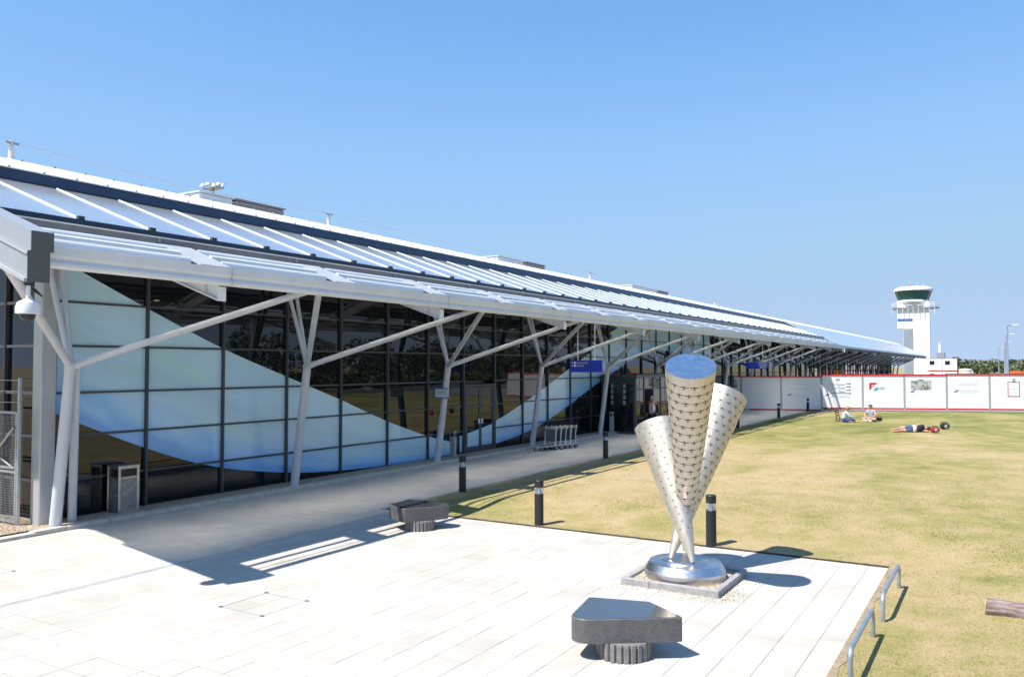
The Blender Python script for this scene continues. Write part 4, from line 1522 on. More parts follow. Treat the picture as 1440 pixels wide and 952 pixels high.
# =================================================================== BENCHES
def rounded(poly, rs, n=6):
    out = []
    L = len(poly)
    for i in range(L):
        p, a, b = Vector(poly[i]), Vector(poly[i - 1]), Vector(poly[(i + 1) % L])
        r = rs[i]
        d1, d2 = (a - p).normalized(), (b - p).normalized()
        ang = d1.angle(d2)
        t = r / math.tan(ang / 2)
        c = p + (d1 + d2).normalized() * (r / math.sin(ang / 2))
        s, e = p + d1 * t - c, p + d2 * t - c
        a0 = math.atan2(s.y, s.x)
        da = math.atan2(e.y, e.x) - a0
        while da > math.pi: da -= 2 * math.pi
        while da < -math.pi: da += 2 * math.pi
        for k in range(n + 1):
            q = a0 + da * k / n
            out.append((c.x + r * math.cos(q), c.y + r * math.sin(q)))
    return out
def bench(poly, rs, ped, pr, label, zt=.47, zb=.2):
    cx = sum(p[0] for p in poly) / len(poly)
    cy = sum(p[1] for p in poly) / len(poly)
    b = empty('stone_bench', (ped[0], ped[1], 0))
    tag(b, label, 'bench')
    pl = rounded(poly, rs)
    # seat block with a small arris
    mb = MB()
    n = len(pl)
    def ring(z, off):
        o = []
        for x, y in pl:
            dx, dy = x - cx, y - cy
            L = math.hypot(dx, dy)
            o.append((x - dx / L * off, y - dy / L * off, z))
        return o
    vs = ring(zb, .0) + ring(zt - .012, 0) + ring(zt - .001, .012)
    fs = [tuple(range(n - 1, -1, -1))]
    for r in range(2):
        for i in range(n):
            j = (i + 1) % n
            fs.append((r * n + i, r * n + j, (r + 1) * n + j, (r + 1) * n + i))
    fs.append(tuple(range(2 * n, 3 * n)))
    mb.add(vs, fs)
    seat = mb.build('seat_block', M['granite'], b, True)
    tp = MB().add([(x, y, z + .003) for x, y, z in ring(zt - .001, .016)], [tuple(range(n))])
    tp.build('polished_top', M['granite_top'], seat)
    # fluted pedestal
    m = 24
    pp = []
    for k in range(m):
        for a_, r_ in ((-.36, .955), (-.25, 1.0), (.25, 1.0), (.36, .955), (.45, .9), (.55, .9)):
            q = 2 * math.pi * (k + a_) / m
            pp.append((ped[0] + pr * r_ * math.cos(q), ped[1] + pr * r_ * math.sin(q)))
    MB().prism(pp, 0, zb - .002).build('fluted_pedestal', M['granite_mid'], b)
M['granite_mid'] = granite_material('granite_mid', (.19, .18, .178), .6)
bench([(-4.24, 8.20), (-3.14, 8.97), (-3.70, 9.36), (-4.42, 9.16)], [.17, .03, .05, .05], (-3.79, 8.77), .315, 'polished dark granite bench on a fluted pedestal, alone in the sunlit plaza near the sculpture')
bench([(-10.84, 13.14), (-10.44, 12.90), (-10.22, 12.83), (-9.72, 13.62), (-9.86, 13.86), (-10.86, 13.84)], [.04, .03, .06, .06, .05, .04], (-10.18, 13.30), .30, 'dark granite bench on a fluted pedestal, in the striped canopy shadow where plaza meets lawn')

# =================================================================== BOLLARDS
def make_bollard(h=.93):
    b = empty('bollard_light', (0, 0, 0))
    r = .093
    MB().lathe([(r + .01, 0), (r + .01, .012), (r, .014), (r, h * .70), (r * .94, h * .705), (0, h * .705)], n=24).build('post', M['black_plastic'], b, True)
    MB().lathe([(r * .86, h * .706), (r * .72, h * .73), (r * .42, h * .80), (r * .35, h * .84)], n=20).build('reflector', M['steel'], b, True)
    MB().lathe([(r * .97, h * .706), (r * .97, h * .845), (r * .93, h * .845), (r * .93, h * .706)], n=20).build('lens', M['clear'], b, True)
    MB().lathe([(r, h * .846), (r * 1.02, h * .85), (r * 1.02, h * .985), (r * .9, h), (0, h)], n=24).build('cap', M['black_plastic'], b, True)
    return b
proto = make_bollard()
BOL = [((646, 696), 'black bollard light on the path edge behind the striped-shadow bench'),
       ((759, 740), 'black bollard light on the lawn, between the bench and the sculpture'),
       ((1003.5, 767), 'black bollard light on the lawn, just behind the sculpture'),
       ((851, 648), 'black bollard light on the path edge beside the luggage trolleys'),
       ((1042, 604), 'black bollard light on the path edge, partly behind the right-leaning cone'),
       ((1098, 589), 'black bollard light on the path edge, second from the white hoarding'),
       ((1137, 579), 'black bollard light where the lawn edge meets the white hoarding')]
for i, (p, lab) in enumerate(BOL):
    o = proto if i == 0 else copy_tree(proto)
    z = .02
    q = ground(*p)
    if i in (1, 2):
        q = ground(*p, .05); z = lawn_h(q.x, q.y) - .005
    elif q.x > PATH_X1 - .2:
        q.x = max(q.x, PATH_X1 + .12); z = lawn_h(q.x, q.y) - .004
    o.location = (q.x, q.y, z)
    tag(o, lab, 'bollard', 'black bollard lights')

# =================================================================== HOOPS, LOG
def hoops():
    for i, (y0, y1, x) in enumerate(((9.15, 10.84, -1.42), (11.54, 13.40, -1.39))):
        z = .02
        h = .36
        pts = [(x, y0, -.05), (x, y0, h - .12)]
        for k in range(1, 6):
            a = math.pi / 2 * k / 5
            pts.append((x, y0 + .12 * (1 - math.cos(a)), h - .12 + .12 * math.sin(a)))
        for k in range(0, 6):
            a = math.pi / 2 * k / 5
            pts.append((x, y1 - .12 + .12 * math.sin(a), h - .12 + .12 * math.cos(a)))
        pts.append((x, y1, -.05))
        o = MB().path(pts, .028, 12).build('low_rail', M['galvanised'], loc=(x, (y0 + y1) / 2, 0), smooth=True)
        tag(o, ['low galvanised hoop rail on the plaza edge, beside the granite bench', 'low galvanised hoop rail at the outer corner of the plaza, beyond the other rail'][i], 'rail', 'low hoop rails on the plaza edge')
    # earth strip between paving and grass under the rails
hoops()
def log():
    p = ground(1377, 863, .03)
    o = empty('timber_log', (p.x, p.y, .15))
    tag(o, 'weathered half-buried timber log lying on the dry lawn', 'log')
    d = Vector((1, -.16, 0)).normalized()
    a = Vector((p.x, p.y + .12, lawn_h(p.x, p.y) + .06))
    pts = [a + d * t for t in (0, .4, .8, 1.2, 1.6)]
    MB().path([q + Vector((0, 0, random.uniform(-.006, .006))) for q in pts], [.128, .13, .126, .13, .128], 22, cap=False).build('bark', M['bark'], o, True)
    n = 22
    e = MB()
    for s, q in ((-1, pts[0]), (1, pts[-1])):
        e.tube(q + d * (s * .006 - .003), q + d * (s * .006 + .004), .124, .12, 22)
    e.build('cut_end', M['cut_wood'], o)
log()

# =================================================================== BINS, POSTS
def litter_bin():
    x0, x1, y0, y1 = -17.0, -16.56, 10.92, 11.42
    b = empty('litter_bin', ((x0 + x1) / 2, (y0 + y1) / 2, .05))
    tag(b, 'square stainless steel litter bin with clear liner in front of the printed glass', 'litter bin')
    MB().bbox(x0 - .08, x1 + .06, y0 - .07, y1 + .07, .0, .085, .01).build('plinth', M['concrete'], b)
    z0, z1 = .09, 1.08
    c = .05
    for x in (x0, x1 - c):
        for y in (y0, y1 - c): MB().bbox(x, x + c, y, y + c, z0, z1, .006).build('corner_post', M['steel'], b)
    MB().bbox(x0 - .01, x1 + .01, y0 - .01, y1 + .01, z1, z1 + .035, .012).build('lid', M['steel'], b)
    for z in (z0, .82, z1 - .045):
        m = MB()
        m.box(x0 + c, x1 - c, y0 + .006, y0 + .03, z, z + .045).box(x0 + c, x1 - c, y1 - .03, y1 - .006, z, z + .045).box(x0 + .006, x0 + .03, y0 + c, y1 - c, z, z + .045).box(x1 - .03, x1 - .006, y0 + c, y1 - c, z, z + .045)
        m.build('rail', M['steel'], b)
    MB().box(x0 + .04, x1 - .04, y0 + .04, y1 - .04, .866, z1 - .05).build('opening', M['dark_solid'], b)
    m = MB()
    m.box(x0 + c, x1 - c, y0 + .012, y0 + .02, .136, .819).box(x1 - .02, x1 - .012, y0 + c, y1 - c, .136, .819).box(x0 + .012, x0 + .02, y0 + c, y1 - c, .136, .819).box(x0 + c, x1 - c, y1 - .02, y1 - .012, .136, .819)
    m.build('side_panel', M['bin_panel'], b)
    # crumpled liner bag
    g = MB()
    n, mm = 20, 10
    cx, cy = (x0 + x1) / 2, (y0 + y1) / 2
    vs, fs = [], []
    for i in range(mm):
        for k in range(n):
            q = 2 * math.pi * k / n
            r = .15 + .02 * math.sin(5 * q + i) + random.uniform(-.012, .012)
            vs.append((cx + r * math.cos(q), cy + r * math.sin(q), .2 + .62 * i / (mm - 1)))
    for i in range(mm - 1):
        for k in range(n):
            l = (k + 1) % n
            fs.append((i * n + k, i * n + l, (i + 1) * n + l, (i + 1) * n + k))
    g.add(vs, fs).build('liner_bag', M['bag_grey'], b)
M['bin_panel'] = plain('bin_panel', (.3, .3, .31), .25, metal=.5, var=.35, scale=5)
litter_bin()
def ash_post(p, h, label):
    o = empty('ash_bin', (p[0], p[1], 0))
    tag(o, label, 'ash bin', 'slim ash bins by the terminal doors')
    x, y = p
    MB().bbox(x - .12, x + .12, y - .09, y + .09, 0, .025, .004).build('base_plate', M['steel'], o)
    MB().bbox(x - .095, x + .095, y - .07, y + .07, .026, h, .008).build('body', M['post_grey'], o)
    MB().box(x - .06, x + .06, y - .0745, y - .0705, h - .17, h - .05).build('stub_slot', M['dark_solid'], o)
    MB().box(x + .0955, x + .0995, y - .05, y + .05, h - .17, h - .05).build('stub_slot', M['dark_solid'], o)
    MB().bbox(x - .105, x + .105, y - .08, y + .08, h + .001, h + .03, .006).build('cap', M['steel'], o)
ash_post((-16.72, 23.75), .97, 'slim grey ash bin beside the glass double door')
ash_post((-16.2, 36.2), 1.05, 'slim grey ash bin beside the dark entrance lobby')

# =================================================================== TROLLEYS
def make_trolley():
    t = empty('luggage_trolley', (0, 0, 0))
    w = .27
    fr = MB()
    for s in (-1, 1):
        fr.path([(s * w, .05, .16), (s * w * .95, -.3, .16), (s * w * .45, -.82, .15)], .018, 8)
    fr.tube((-w * .45, -.82, .15), (w * .45, -.82, .15), .018, n=8)
    for y in (-.2, -.45, -.65): fr.tube((-w * .8, y, .165), (w * .8, y, .165), .012, n=6)
    fr.build('base_frame', M['pale_metal'], t, True)
    MB().box(-w * .7, w * .7, -.6, -.1, .18, .19).build('platform', M['grey_fascia'], t)
    for s in (-1, 1):
        u = MB()
        u.path([(s * w, .03, .17), (s * w, .07, .6), (s * w, .13, .96)], .02, 10)
        u.build('upright', M['trolley_alu'], t, True)
        g = MB().add([(s * w - .025, -.06, .15), (s * w + .025, -.06, .15), (s * w + .025, .13, .15), (s * w - .025, .13, .15), (s * w - .025, -.03, .2), (s * w + .025, -.03, .2), (s * w + .025, .05, .3), (s * w - .025, .05, .3)],
                     [(0, 3, 2, 1), (4, 5, 6, 7), (0, 1, 5, 4), (1, 2, 6, 5), (2, 3, 7, 6), (3, 0, 4, 7)])
        g.build('wheel_bracket', M['pale_metal'], t)
    MB().box(-w + .025, w - .025, .055, .068, .32, .8).build('back_panel', M['panel_blue'], t)
    MB().bbox(-w - .03, w + .03, .06, .16, .8, .89, .012).build('basket_bar', M['cream_bar'], t)
    MB().tube((-w - .05, .16, .985), (w + .05, .16, .985), .024, n=10).build('handle', M['black_rubber'], t, True)
    for s in (-1, 1): MB().box(s * w - .03, s * w + .03, .1, .19, .93, 1.02).build('handle_end', M['black_rubber'], t)
    for cx, cy, r in ((-w, .06, .085), (w, .06, .085), (0, -.84, .07)):
        wl = MB().tube((cx - .02, cy, r), (cx + .02, cy, r), r, n=16).build('wheel', M['black_rubber'], t, True)
        MB().tube((cx - .023, cy, r), (cx + .023, cy, r), r * .5, n=12).build('hub', M['steel'], wl, True)
    MB().tube((0, -.84, .09), (0, -.82, .16), .014, n=6).build('caster_fork', M['steel'], t)
    return t
M['trolley_alu'] = plain('trolley_alu', (.72, .73, .74), .35, metal=.35, var=.06)
M['cream_bar'] = plain('cream_bar', (.5, .48, .44), .5, var=.1)
M['panel_blue'] = plain('panel_blue', (.1, .125, .15), .5, var=.1)
tr = make_trolley()
TL0, TL1 = Vector((-15.38, 28.42, 0)), Vector((-15.12, 29.62, 0))
tlab = ['silver luggage trolley at the nose end of the nested row, its blue-grey panel showing', 'silver luggage trolley nested second from the nose end of the row', 'silver luggage trolley in the middle of the nested row', 'silver luggage trolley nested second from the tail end of the row', 'silver luggage trolley at the tail end of the nested row']
for i in range(5):
    o = tr if i == 0 else copy_tree(tr)
    o.location = TL0.lerp(TL1, i / 4)
    o.rotation_euler = (0, 0, -.2)
    tag(o, tlab[i], 'trolley', 'luggage trolleys nested in a row')

# =================================================================== SIGNS
def hang_sign(xc, yc, w, h, zb, ztop, label, lines):
    o = empty('hanging_sign', (xc, yc, zb))
    tag(o, label, 'sign')
    bd = MB().bbox(xc - w / 2, xc + w / 2, yc - .05, yc + .05, zb, zb + h, .01).build('board', M['sign_blue'], o)
    for s in (-1, 1): MB().tube((xc + s * w * .27, yc, zb + h - .01), (xc + s * w * .27, yc, ztop), .02, n=8).build('hanger_rod', M['white_paint'], o, True)
    if lines == 1:
        for k, t in enumerate(('Departures', 'Arrivals')):
            z = zb + h - .135 - k * .115
            put_text(t, .105, M['yellow'], o, (xc - w / 2 + .27, yc - .053, z), (1, 0, 0))
            MB().box(xc - w / 2 + .17, xc - w / 2 + .24, yc - .0535, yc - .0505, z, z + .075).build('pictogram', M['sign_white'], o)
            a = xc - w / 2 + .06
            MB().add([(a, yc - .053, z + .037), (a + .04, yc - .053, z + .07), (a + .04, yc - .053, z + .005), (a + .04, yc - .053, z + .047), (a + .075, yc - .053, z + .047), (a + .075, yc - .053, z + .027), (a + .04, yc - .053, z + .027)], [(0, 2, 1), (3, 6, 5, 4)]).build('arrow', M['sign_white'], o)
    else:
        m = MB()
        for k in range(3):
            z = zb + h - .12 - k * .13
            x = xc + w / 2 - .62 + .06 * k
            while x < xc + w / 2 - .2:
                L = random.uniform(.03, .09)
                m.box(x, x + L, yc - .0535, yc - .0505, z, z + .06)
                x += L + .02
            m.box(xc + w / 2 - .15, xc + w / 2 - .08, yc - .0535, yc - .0505, z, z + .07)
        tag(m.build('small_print', M['sign_white'], o), kind='stuff')
hang_sign(-14.0, 28.9, 1.36, .47, 3.04, 5.5, 'blue hanging sign with yellow Departures and Arrivals lettering', 1)
hang_sign(-14.0, 54.6, 1.43, .45, 3.08, 5.5, 'blue hanging sign with white lines of text, near the white hoarding', 2)
def column_sign(k, xc, w, h, zc, label):
    y = COL_Y + BAY * k - .16
    o = empty('column_notice', (xc, y, zc))
    tag(o, label, 'notice', 'small notices strapped to the terminal columns')
    MB().box(xc - w / 2, xc + w / 2, y - .012, y, zc - h / 2, zc + h / 2).build('panel', M['sign_white'], o)
    MB().box(xc - w / 2, xc + w / 2, y - .0145, y - .0125, zc + h / 2 - .045, zc + h / 2).build('band', M['sign_cyan'], o)
    MB().box(xc - w / 2, xc + w / 2, y - .0145, y - .0125, zc - h / 2, zc - h / 2 + .035).build('band', M['sign_cyan'], o)
    MB().box(xc - w / 2, xc - w / 2 + .015, y - .0145, y - .0125, zc - h / 2 + .036, zc + h / 2 - .046).build('band', M['sign_cyan'], o)
    m = MB()
    for r in range(2):
        x = xc - w * .36
        while x < xc + w * .33:
            L = random.uniform(.02, .06)
            m.box(x, x + L, y - .0145, y - .0125, zc + .03 - r * .075, zc + .062 - r * .075)
            x += L + .012
    tag(m.build('small_print', M['grey_ink'], o), kind='stuff')
    MB().box(xc - .04, xc + .04, y + .001, y + .05, zc - .05, zc + .05).build('strap', M['galvanised'], o)
column_sign(2, -16.13, .56, .34, 2.38, 'small white notice with blue bands on a column by the double door')
column_sign(6, -16.1, .6, .34, 2.4, 'small white notice with blue bands on a column by the white hoarding')

# =================================================================== HOARDING
def hoarding():
    h = empty('site_hoarding', HA)
    tag(h, 'white plywood site hoarding with red top and bottom trim and posters', 'hoarding')
    PW = 2.841
    HT = 2.42
    R = math.atan2(HD.y, HD.x)
    h.rotation_euler = (0, 0, R)
    def base(k): return 0.02 if k < 1 else .16
    # local frame: x along, -y towards the lawn
    def loc_build(mb, name, mat, par=h):
        me = mb.mesh(name)
        me.materials.append(mat)
        return link_obj(name, me, par)
    n0, n1 = -2, 9
    for k in range(n0, n1):
        x0, x1 = k * PW, (k + 1) * PW
        if k == n0: x0 = -3.2
        z = base(k)
        dz = .0 if k < 4 else .05
        if k >= n0 and x1 > x0:
            # two plywood boards to each bay
            xm = (x0 + x1) / 2
            for a, b in ((x0 + .07, xm - .002), (xm + .002, x1 - .07)):
                loc_build(MB().box(a, b, -.012, .012, z + .1, HT + z + dz), 'board', M['hoard_white'])
        loc_build(MB().bbox(x1 - .068, x1 + .068, -.03, .03, z - .05, HT + z + dz, .006), 'post_cover', M['post_grey'])
        loc_build(MB().box(x0 + .07, x1 - .07, -.035, .02, z, z + .098), 'base_trim', M['red_trim'])
        loc_build(MB().box(x0, x1 - .002, -.06, .06, HT + z + dz + .002, HT + z + dz + .1), 'top_trim', M['red_trim'])
    def lx(px):    # local x on the hoarding below an image column
        r = ray(px, 560)
        # intersect with vertical plane through HA with normal HN
        t = (HA - CAMP).dot(HN) / r.dot(HN)
        p = CAMP + r * t
        return (p - HA).dot(HD)
    def lz(px, py):
        r = ray(px, py)
        t = (HA - CAMP).dot(HN) / r.dot(HN)
        return (CAMP + r * t).z
    def sheet(px0, px1, py0, py1, name, mat, y=-.016, th=.003):
        a, b = lx(px0), lx(px1)
        z1, z0 = lz((px0 + px1) / 2, py0), lz((px0 + px1) / 2, py1)
        return loc_build(MB().box(a, b, y - th, y, z0, z1), name, mat)
    def lettering(body, px, py, size, mat, align='LEFT'):
        me = text_mesh(body, size, align)
        me.materials.clear(); me.materials.append(mat)
        o = link_obj('lettering', me, h, (lx(px), -.022, lz(px, py)))
        o.rotation_euler = (math.pi / 2, 0, 0)
        return o
    # directions board: text and arrows
    for i, t in enumerate(('Train Station', 'Car Parks', 'Taxis')):
        py = 541.8 + i * 4.9
        lettering(t, 1191, py, .21, M['grey_ink'], 'RIGHT')
    m = MB()
    for i in range(4):
        py = 539.2 + i * 4.6
        a, b = lx(1192.5), lx(1197.5)
        z = lz(1195, py)
        m.box(a, b, -.022, -.016, z - .02, z + .02)
        m.add([(b, -.021, z - .07), (b + .1, -.021, z), (b, -.021, z + .07)], [(0, 1, 2)])
    loc_build(m, 'arrow', M['dark_ink'])
    m = MB()
    x = lx(1172)
    while x < lx(1190):
        L = random.uniform(.04, .12)
        z = lz(1180, 552.6)
        m.box(x, x + L, -.021, -.016, z - .05, z + .05); x += L + .03
    x = lx(1181)
    o_ = loc_build(m, 'small_print', M['grey_ink']); o_['kind'] = 'stuff'
    sheet(1179, 1184, 532.4, 535.2, 'crest_mark', M['grey_ink'])
    for px, py in ((1168, 555), (1115.5, 555), (1199 + 144, 548.5), (1284.5, 549.5)):
        a, z = lx(px), lz(px, py)
        loc_build(MB().add([(a - .16, -.018, z - .05), (a, -.018, z - .1), (a + .1, -.018, z + .06), (a - .02, -.018, z + .07)], [(0, 1, 2, 3)]), 'bird_mark', M['cyan_ink'])
        loc_build(MB().add([(a - .24, -.019, z - .06), (a - .1, -.019, z - .1), (a - .08, -.019, z + .02)], [(0, 1, 2)]), 'bird_mark', M['dark_ink'])
    # pale printed lines on two panels
    for px0, px1, rows in ((1113, 1142, (540, 547, 555, 558)), (1346, 1370, (538, 540.5, 548, 550.5)), (1172, 1198, (557, 558.5))):
        m = MB()
        for py in rows:
            x = lx(px0)
            while x < lx(px1):
                L = random.uniform(.05, .2)
                z = lz((px0 + px1) / 2, py)
                m.box(x, min(x + L, lx(px1)), -.018, -.0125, z - .028, z + .028); x += L + .04
        o_ = loc_build(m, 'small_print', M['pale_ink']); o_['kind'] = 'stuff'
    # builder's logo: red square corner with white square and cyan tail, grey name
    a, b = lx(1224.5), lx(1236)
    zt, zb = lz(1230, 537.8), lz(1230, 548.5)
    loc_build(MB().add([(a, -.0165, zt), (a, -.0165, zb), (b, -.0165, zt)], [(0, 1, 2)]), 'logo_triangle', M['red_ink'])
    w = b - a
    loc_build(MB().box(a + w * .3, a + w * .62, -.021, -.0175, zt - w * .6, zt - w * .28), 'logo_square', M['sign_white'])
    loc_build(MB().box(a + w * .38, a + w * .54, -.0245, -.0215, zt - w * .52, zt - w * .36), 'logo_square', M['red_ink'])
    loc_build(MB().add([(a + w * .45, -.0225, zb), (a + w * .95, -.0225, zb), (a + w * .95, -.0225, zb + w * .45)], [(0, 1, 2)]), 'logo_tail', M['cyan_ink'])
    lettering('KIER', 1235.5, 547.2, .25, M['grey_ink'])
    sheet(1281.5, 1308.5, 534.5, 547.5, 'poster', M['poster'])
    sheet(1291, 1298, 533.2, 534.4, 'poster_clip', M['dark_ink'])
    # red framed notice
    a, b = lx(1409.5), lx(1425.5)
    zt, zb = lz(1417, 535.2), lz(1417, 556)
    t = .05
    loc_build(MB().box(a, b, -.018, -.013, zb, zt), 'notice_sheet', M['sign_white'])
    loc_build(MB().box(a, b, -.023, -.0185, zt - t, zt).box(a, b, -.023, -.0185, zb, zb + t).box(a, a + t, -.023, -.0185, zb + t, zt - t).box(b - t, b, -.023, -.0185, zb + t, zt - t), 'notice_frame', M['red_ink'])
    m = MB()
    x = a + .12
    while x < b - .12:
        L = random.uniform(.04, .1); m.box(x, x + L, -.022, -.0185, (zt + zb) / 2 - .02, (zt + zb) / 2 + .05); x += L + .03
    o_ = loc_build(m, 'small_print', M['pale_ink']); o_['kind'] = 'stuff'
    loc_build(MB().box((a + b) / 2 - .08, (a + b) / 2 + .08, -.05, -.013, zt + .002, zt + .26), 'notice_hook', M['post_grey'])
hoarding()

# =================================================================== PEOPLE
def skin_body(name, joints, edges, mat, parent, sub=2):
    """joints: name -> (pos, radius); grown into one continuous surface"""
    names = list(joints)
    me = bpy.data.meshes.new(name)
    me.from_pydata([joints[n][0] for n in names], [(names.index(a), names.index(b)) for a, b in edges], [])
    o = bpy.data.objects.new(name, me)
    COL.objects.link(o)
    mo = o.modifiers.new('skin', 'SKIN')
    mo.use_smooth_shade = True
    for i, n in enumerate(names):
        r = joints[n][1]
        sv = me.skin_vertices[0].data[i]
        sv.radius = r if isinstance(r, tuple) else (r, r)
        sv.use_root = (i == 0)
    ss = o.modifiers.new('sub', 'SUBSURF')
    ss.levels = ss.render_levels = sub
    dg = bpy.context.evaluated_depsgraph_get()
    dg.update()
    m2 = bpy.data.meshes.new_from_object(o.evaluated_get(dg))
    m2.shade_smooth()
    bpy.data.objects.remove(o)
    m2.materials.clear()
    m2.materials.append(mat)
    return link_obj(name, m2, parent)
def limb(j, e, pre, chain):
    """chain: list of (suffix, pos, r) connected in order; first may be existing joint name"""
    last = None
    for s, p, r in chain:
        n = s if p is None else pre + s
        if p is not None: j[n] = (p, r)
        if last: e.append((last, n))
        last = n
    return last
def hand(j, e, pre, wrist, palm, d, side):
    """five fingers of unequal length from the palm; d = finger direction, side = across the palm"""
    d, side = Vector(d).normalized(), Vector(side).normalized()
    p = Vector(palm)
    j[pre + 'palm'] = (tuple(p), .03)
    e.append((wrist, pre + 'palm'))
    up = d.cross(side)
    for i, (o, L) in enumerate(((-.032, .06), (-.011, .075), (.011, .08), (.032, .072))):
        k = p + side * o + d * .045
        t = k + d * L * .9 - up * L * .35
        j[pre + 'k%d' % i] = (tuple(k), .011)
        j[pre + 'f%d' % i] = (tuple(t), .008)
        e.append((pre + 'palm', pre + 'k%d' % i)); e.append((pre + 'k%d' % i, pre + 'f%d' % i))
    k = p + side * .045 - d * .005
    j[pre + 'tk'] = (tuple(k), .013)
    j[pre + 'tt'] = (tuple(k + d * .045 + side * .015), .01)
    e.append((pre + 'palm', pre + 'tk')); e.append((pre + 'tk', pre + 'tt'))
def face(par, c, f, hair, style='short', up=(0, 0, 1), r=.1):
    """eyes, nose, mouth, ears and hair on a head centred at c facing f"""
    c, f, up = Vector(c), Vector(f).normalized(), Vector(up).normalized()
    s = f.cross(up).normalized()
    up = s.cross(f).normalized()
    m = MB()
    m.path([c + f * r * .93 + up * .012, c + f * (r * 1.14) - up * .018, c + f * r * .95 - up * .03], [.008, .014, .008], 8)
    for q in (-1, 1): m.path([c + s * q * r * .82 + up * .02, c + s * q * r * .95 + up * .005, c + s * q * r * .84 - up * .03], [.012, .02, .012], 8)
    m.build('features', M['skin'], None, True)
    o = COL.objects[-1]
    bpy.data.objects.remove(o)
    o = MB_build_local(m, 'nose_and_ears', M['skin'], par)
    ey = MB()
    for q in (-1, 1):
        p = c + f * r * .86 + s * q * .034 + up * .012
        ey.path([p - s * .012, p + f * .008, p + s * .012], [.004, .009, .004], 8)
    MB_build_local(ey, 'eyes', M['dark_cloth'], par)
    mo = MB()
    p = c + f * r * .88 - up * .055
    mo.path([p - s * .024, p + f * .004, p + s * .024], [.003, .006, .003], 6)
    MB_build_local(mo, 'mouth', M['lips'], par)
    # hair cap: part of an ellipsoid over the top and back
    h = MB()
    n, k = 20, 9
    vs, fs = [], []
    drop = .55 if style == 'short' else .8
    for i in range(k):
        for t in range(n):
            a = 2 * math.pi * t / n
            back = .5 - .5 * math.cos(a)           # 0 in front, 1 behind
            pol = (i / (k - 1)) * math.pi * (.3 + drop * back)
            rr = r * (1.1 + .02 * math.sin(7 * a + i))
            vs.append(c + (f * math.cos(a) + s * math.sin(a)) * math.sin(pol) * rr * (.98) + up * math.cos(pol) * rr * 1.16)
    for i in range(k - 1):
        for t in range(n):
            l = (t + 1) % n
            fs.append((i * n + t, i * n + l, (i + 1) * n + l, (i + 1) * n + t))
    h.add(vs, fs)
    MB_build_local(h, 'hair', hair, par)
def MB_build_local(mb, name, mat, par):
    me = mb.mesh(name, (0, 0, 0), True)
    me.materials.append(mat)
    return link_obj(name, me, par)
M['lips'] = plain('lips', (.4, .14, .11), .5, var=.05)
LH = .2
def face_rot(dirv): return math.atan2(dirv.y, dirv.x)
# local frame of every figure: +x is where the person faces, +y their left
def woman():
    p = ground(1189, 594.5, LH)
    d = (RT * 1 - FW * .12)
    root = empty('person', (p.x, p.y, lawn_h(p.x, p.y)), face_rot(d))
    tag(root, 'person in a pale blue cardigan and jeans sitting sideways on the lawn', 'person')
    j, e = {}, []
    j['hip'] = ((0, 0, .13), (.15, .13)); j['belly'] = ((.05, 0, .36), (.13, .12)); j['chest'] = ((.10, 0, .47), (.145, .12)); j['neck'] = ((.17, 0, .62), .05); j['jaw'] = ((.21, 0, .69), .07); j['head'] = ((.22, 0, .77), .095); j['crown'] = ((.21, 0, .83), .07)
    e += [('hip', 'belly'), ('belly', 'chest'), ('chest', 'neck'), ('neck', 'jaw'), ('jaw', 'head'), ('head', 'crown')]
    for s, k in ((1, 'l'), (-1, 'r')):
        limb(j, e, k, [('chest', None, 0), ('sh', (.12, s * .16, .53), .06), ('el', (.26, s * .2, .33), .042), ('wr', (.46, s * .12, .36 + .02 * s), .03)])
        hand(j, e, k, k + 'wr', (.52, s * .12, .37 + .02 * s), (1, -.1 * s, .1), (0, -s, 0))
        limb(j, e, k, [('hip', None, 0), ('th', (.08, s * .1, .11), .09), ('kn', (.46, s * .16, .17), .062), ('an', (.42 + .2 * s, s * .02 - .16, .06), .042), ('to', (.56 + .2 * s, s * .02 - .2, .04), .03)])
    b = skin_body('body', j, e, M['skin'], root)
    t = {}
    et = [('hip', 'belly'), ('belly', 'chest')]
    for n in ('hip', 'belly', 'chest'):
        t[n] = (j[n][0], tuple(x + .022 for x in j[n][1]))
    t['col'] = ((.145, 0, .57), .075); et.append(('chest', 'col'))
    for k in 'lr':
        for n, r in (('sh', .078), ('el', .058), ('wr', .042)): t[k + n] = (j[k + n][0], r)
        et += [('chest', k + 'sh'), (k + 'sh', k + 'el'), (k + 'el', k + 'wr')]
    skin_body('cardigan', t, et, M['shirt_pale_blue'], root)
    t, et = {'hip': ((0, 0, .12), (.165, .135))}, []
    for k in 'lr':
        for n, r in (('th', .105), ('kn', .078), ('an', .055)): t[k + n] = (j[k + n][0], r)
        et += [('hip', k + 'th'), (k + 'th', k + 'kn'), (k + 'kn', k + 'an')]
    skin_body('jeans', t, et, M['denim'], root)
    face(root, (.225, 0, .765), (1, 0, -.15), M['hair_blond'], 'long')
woman()
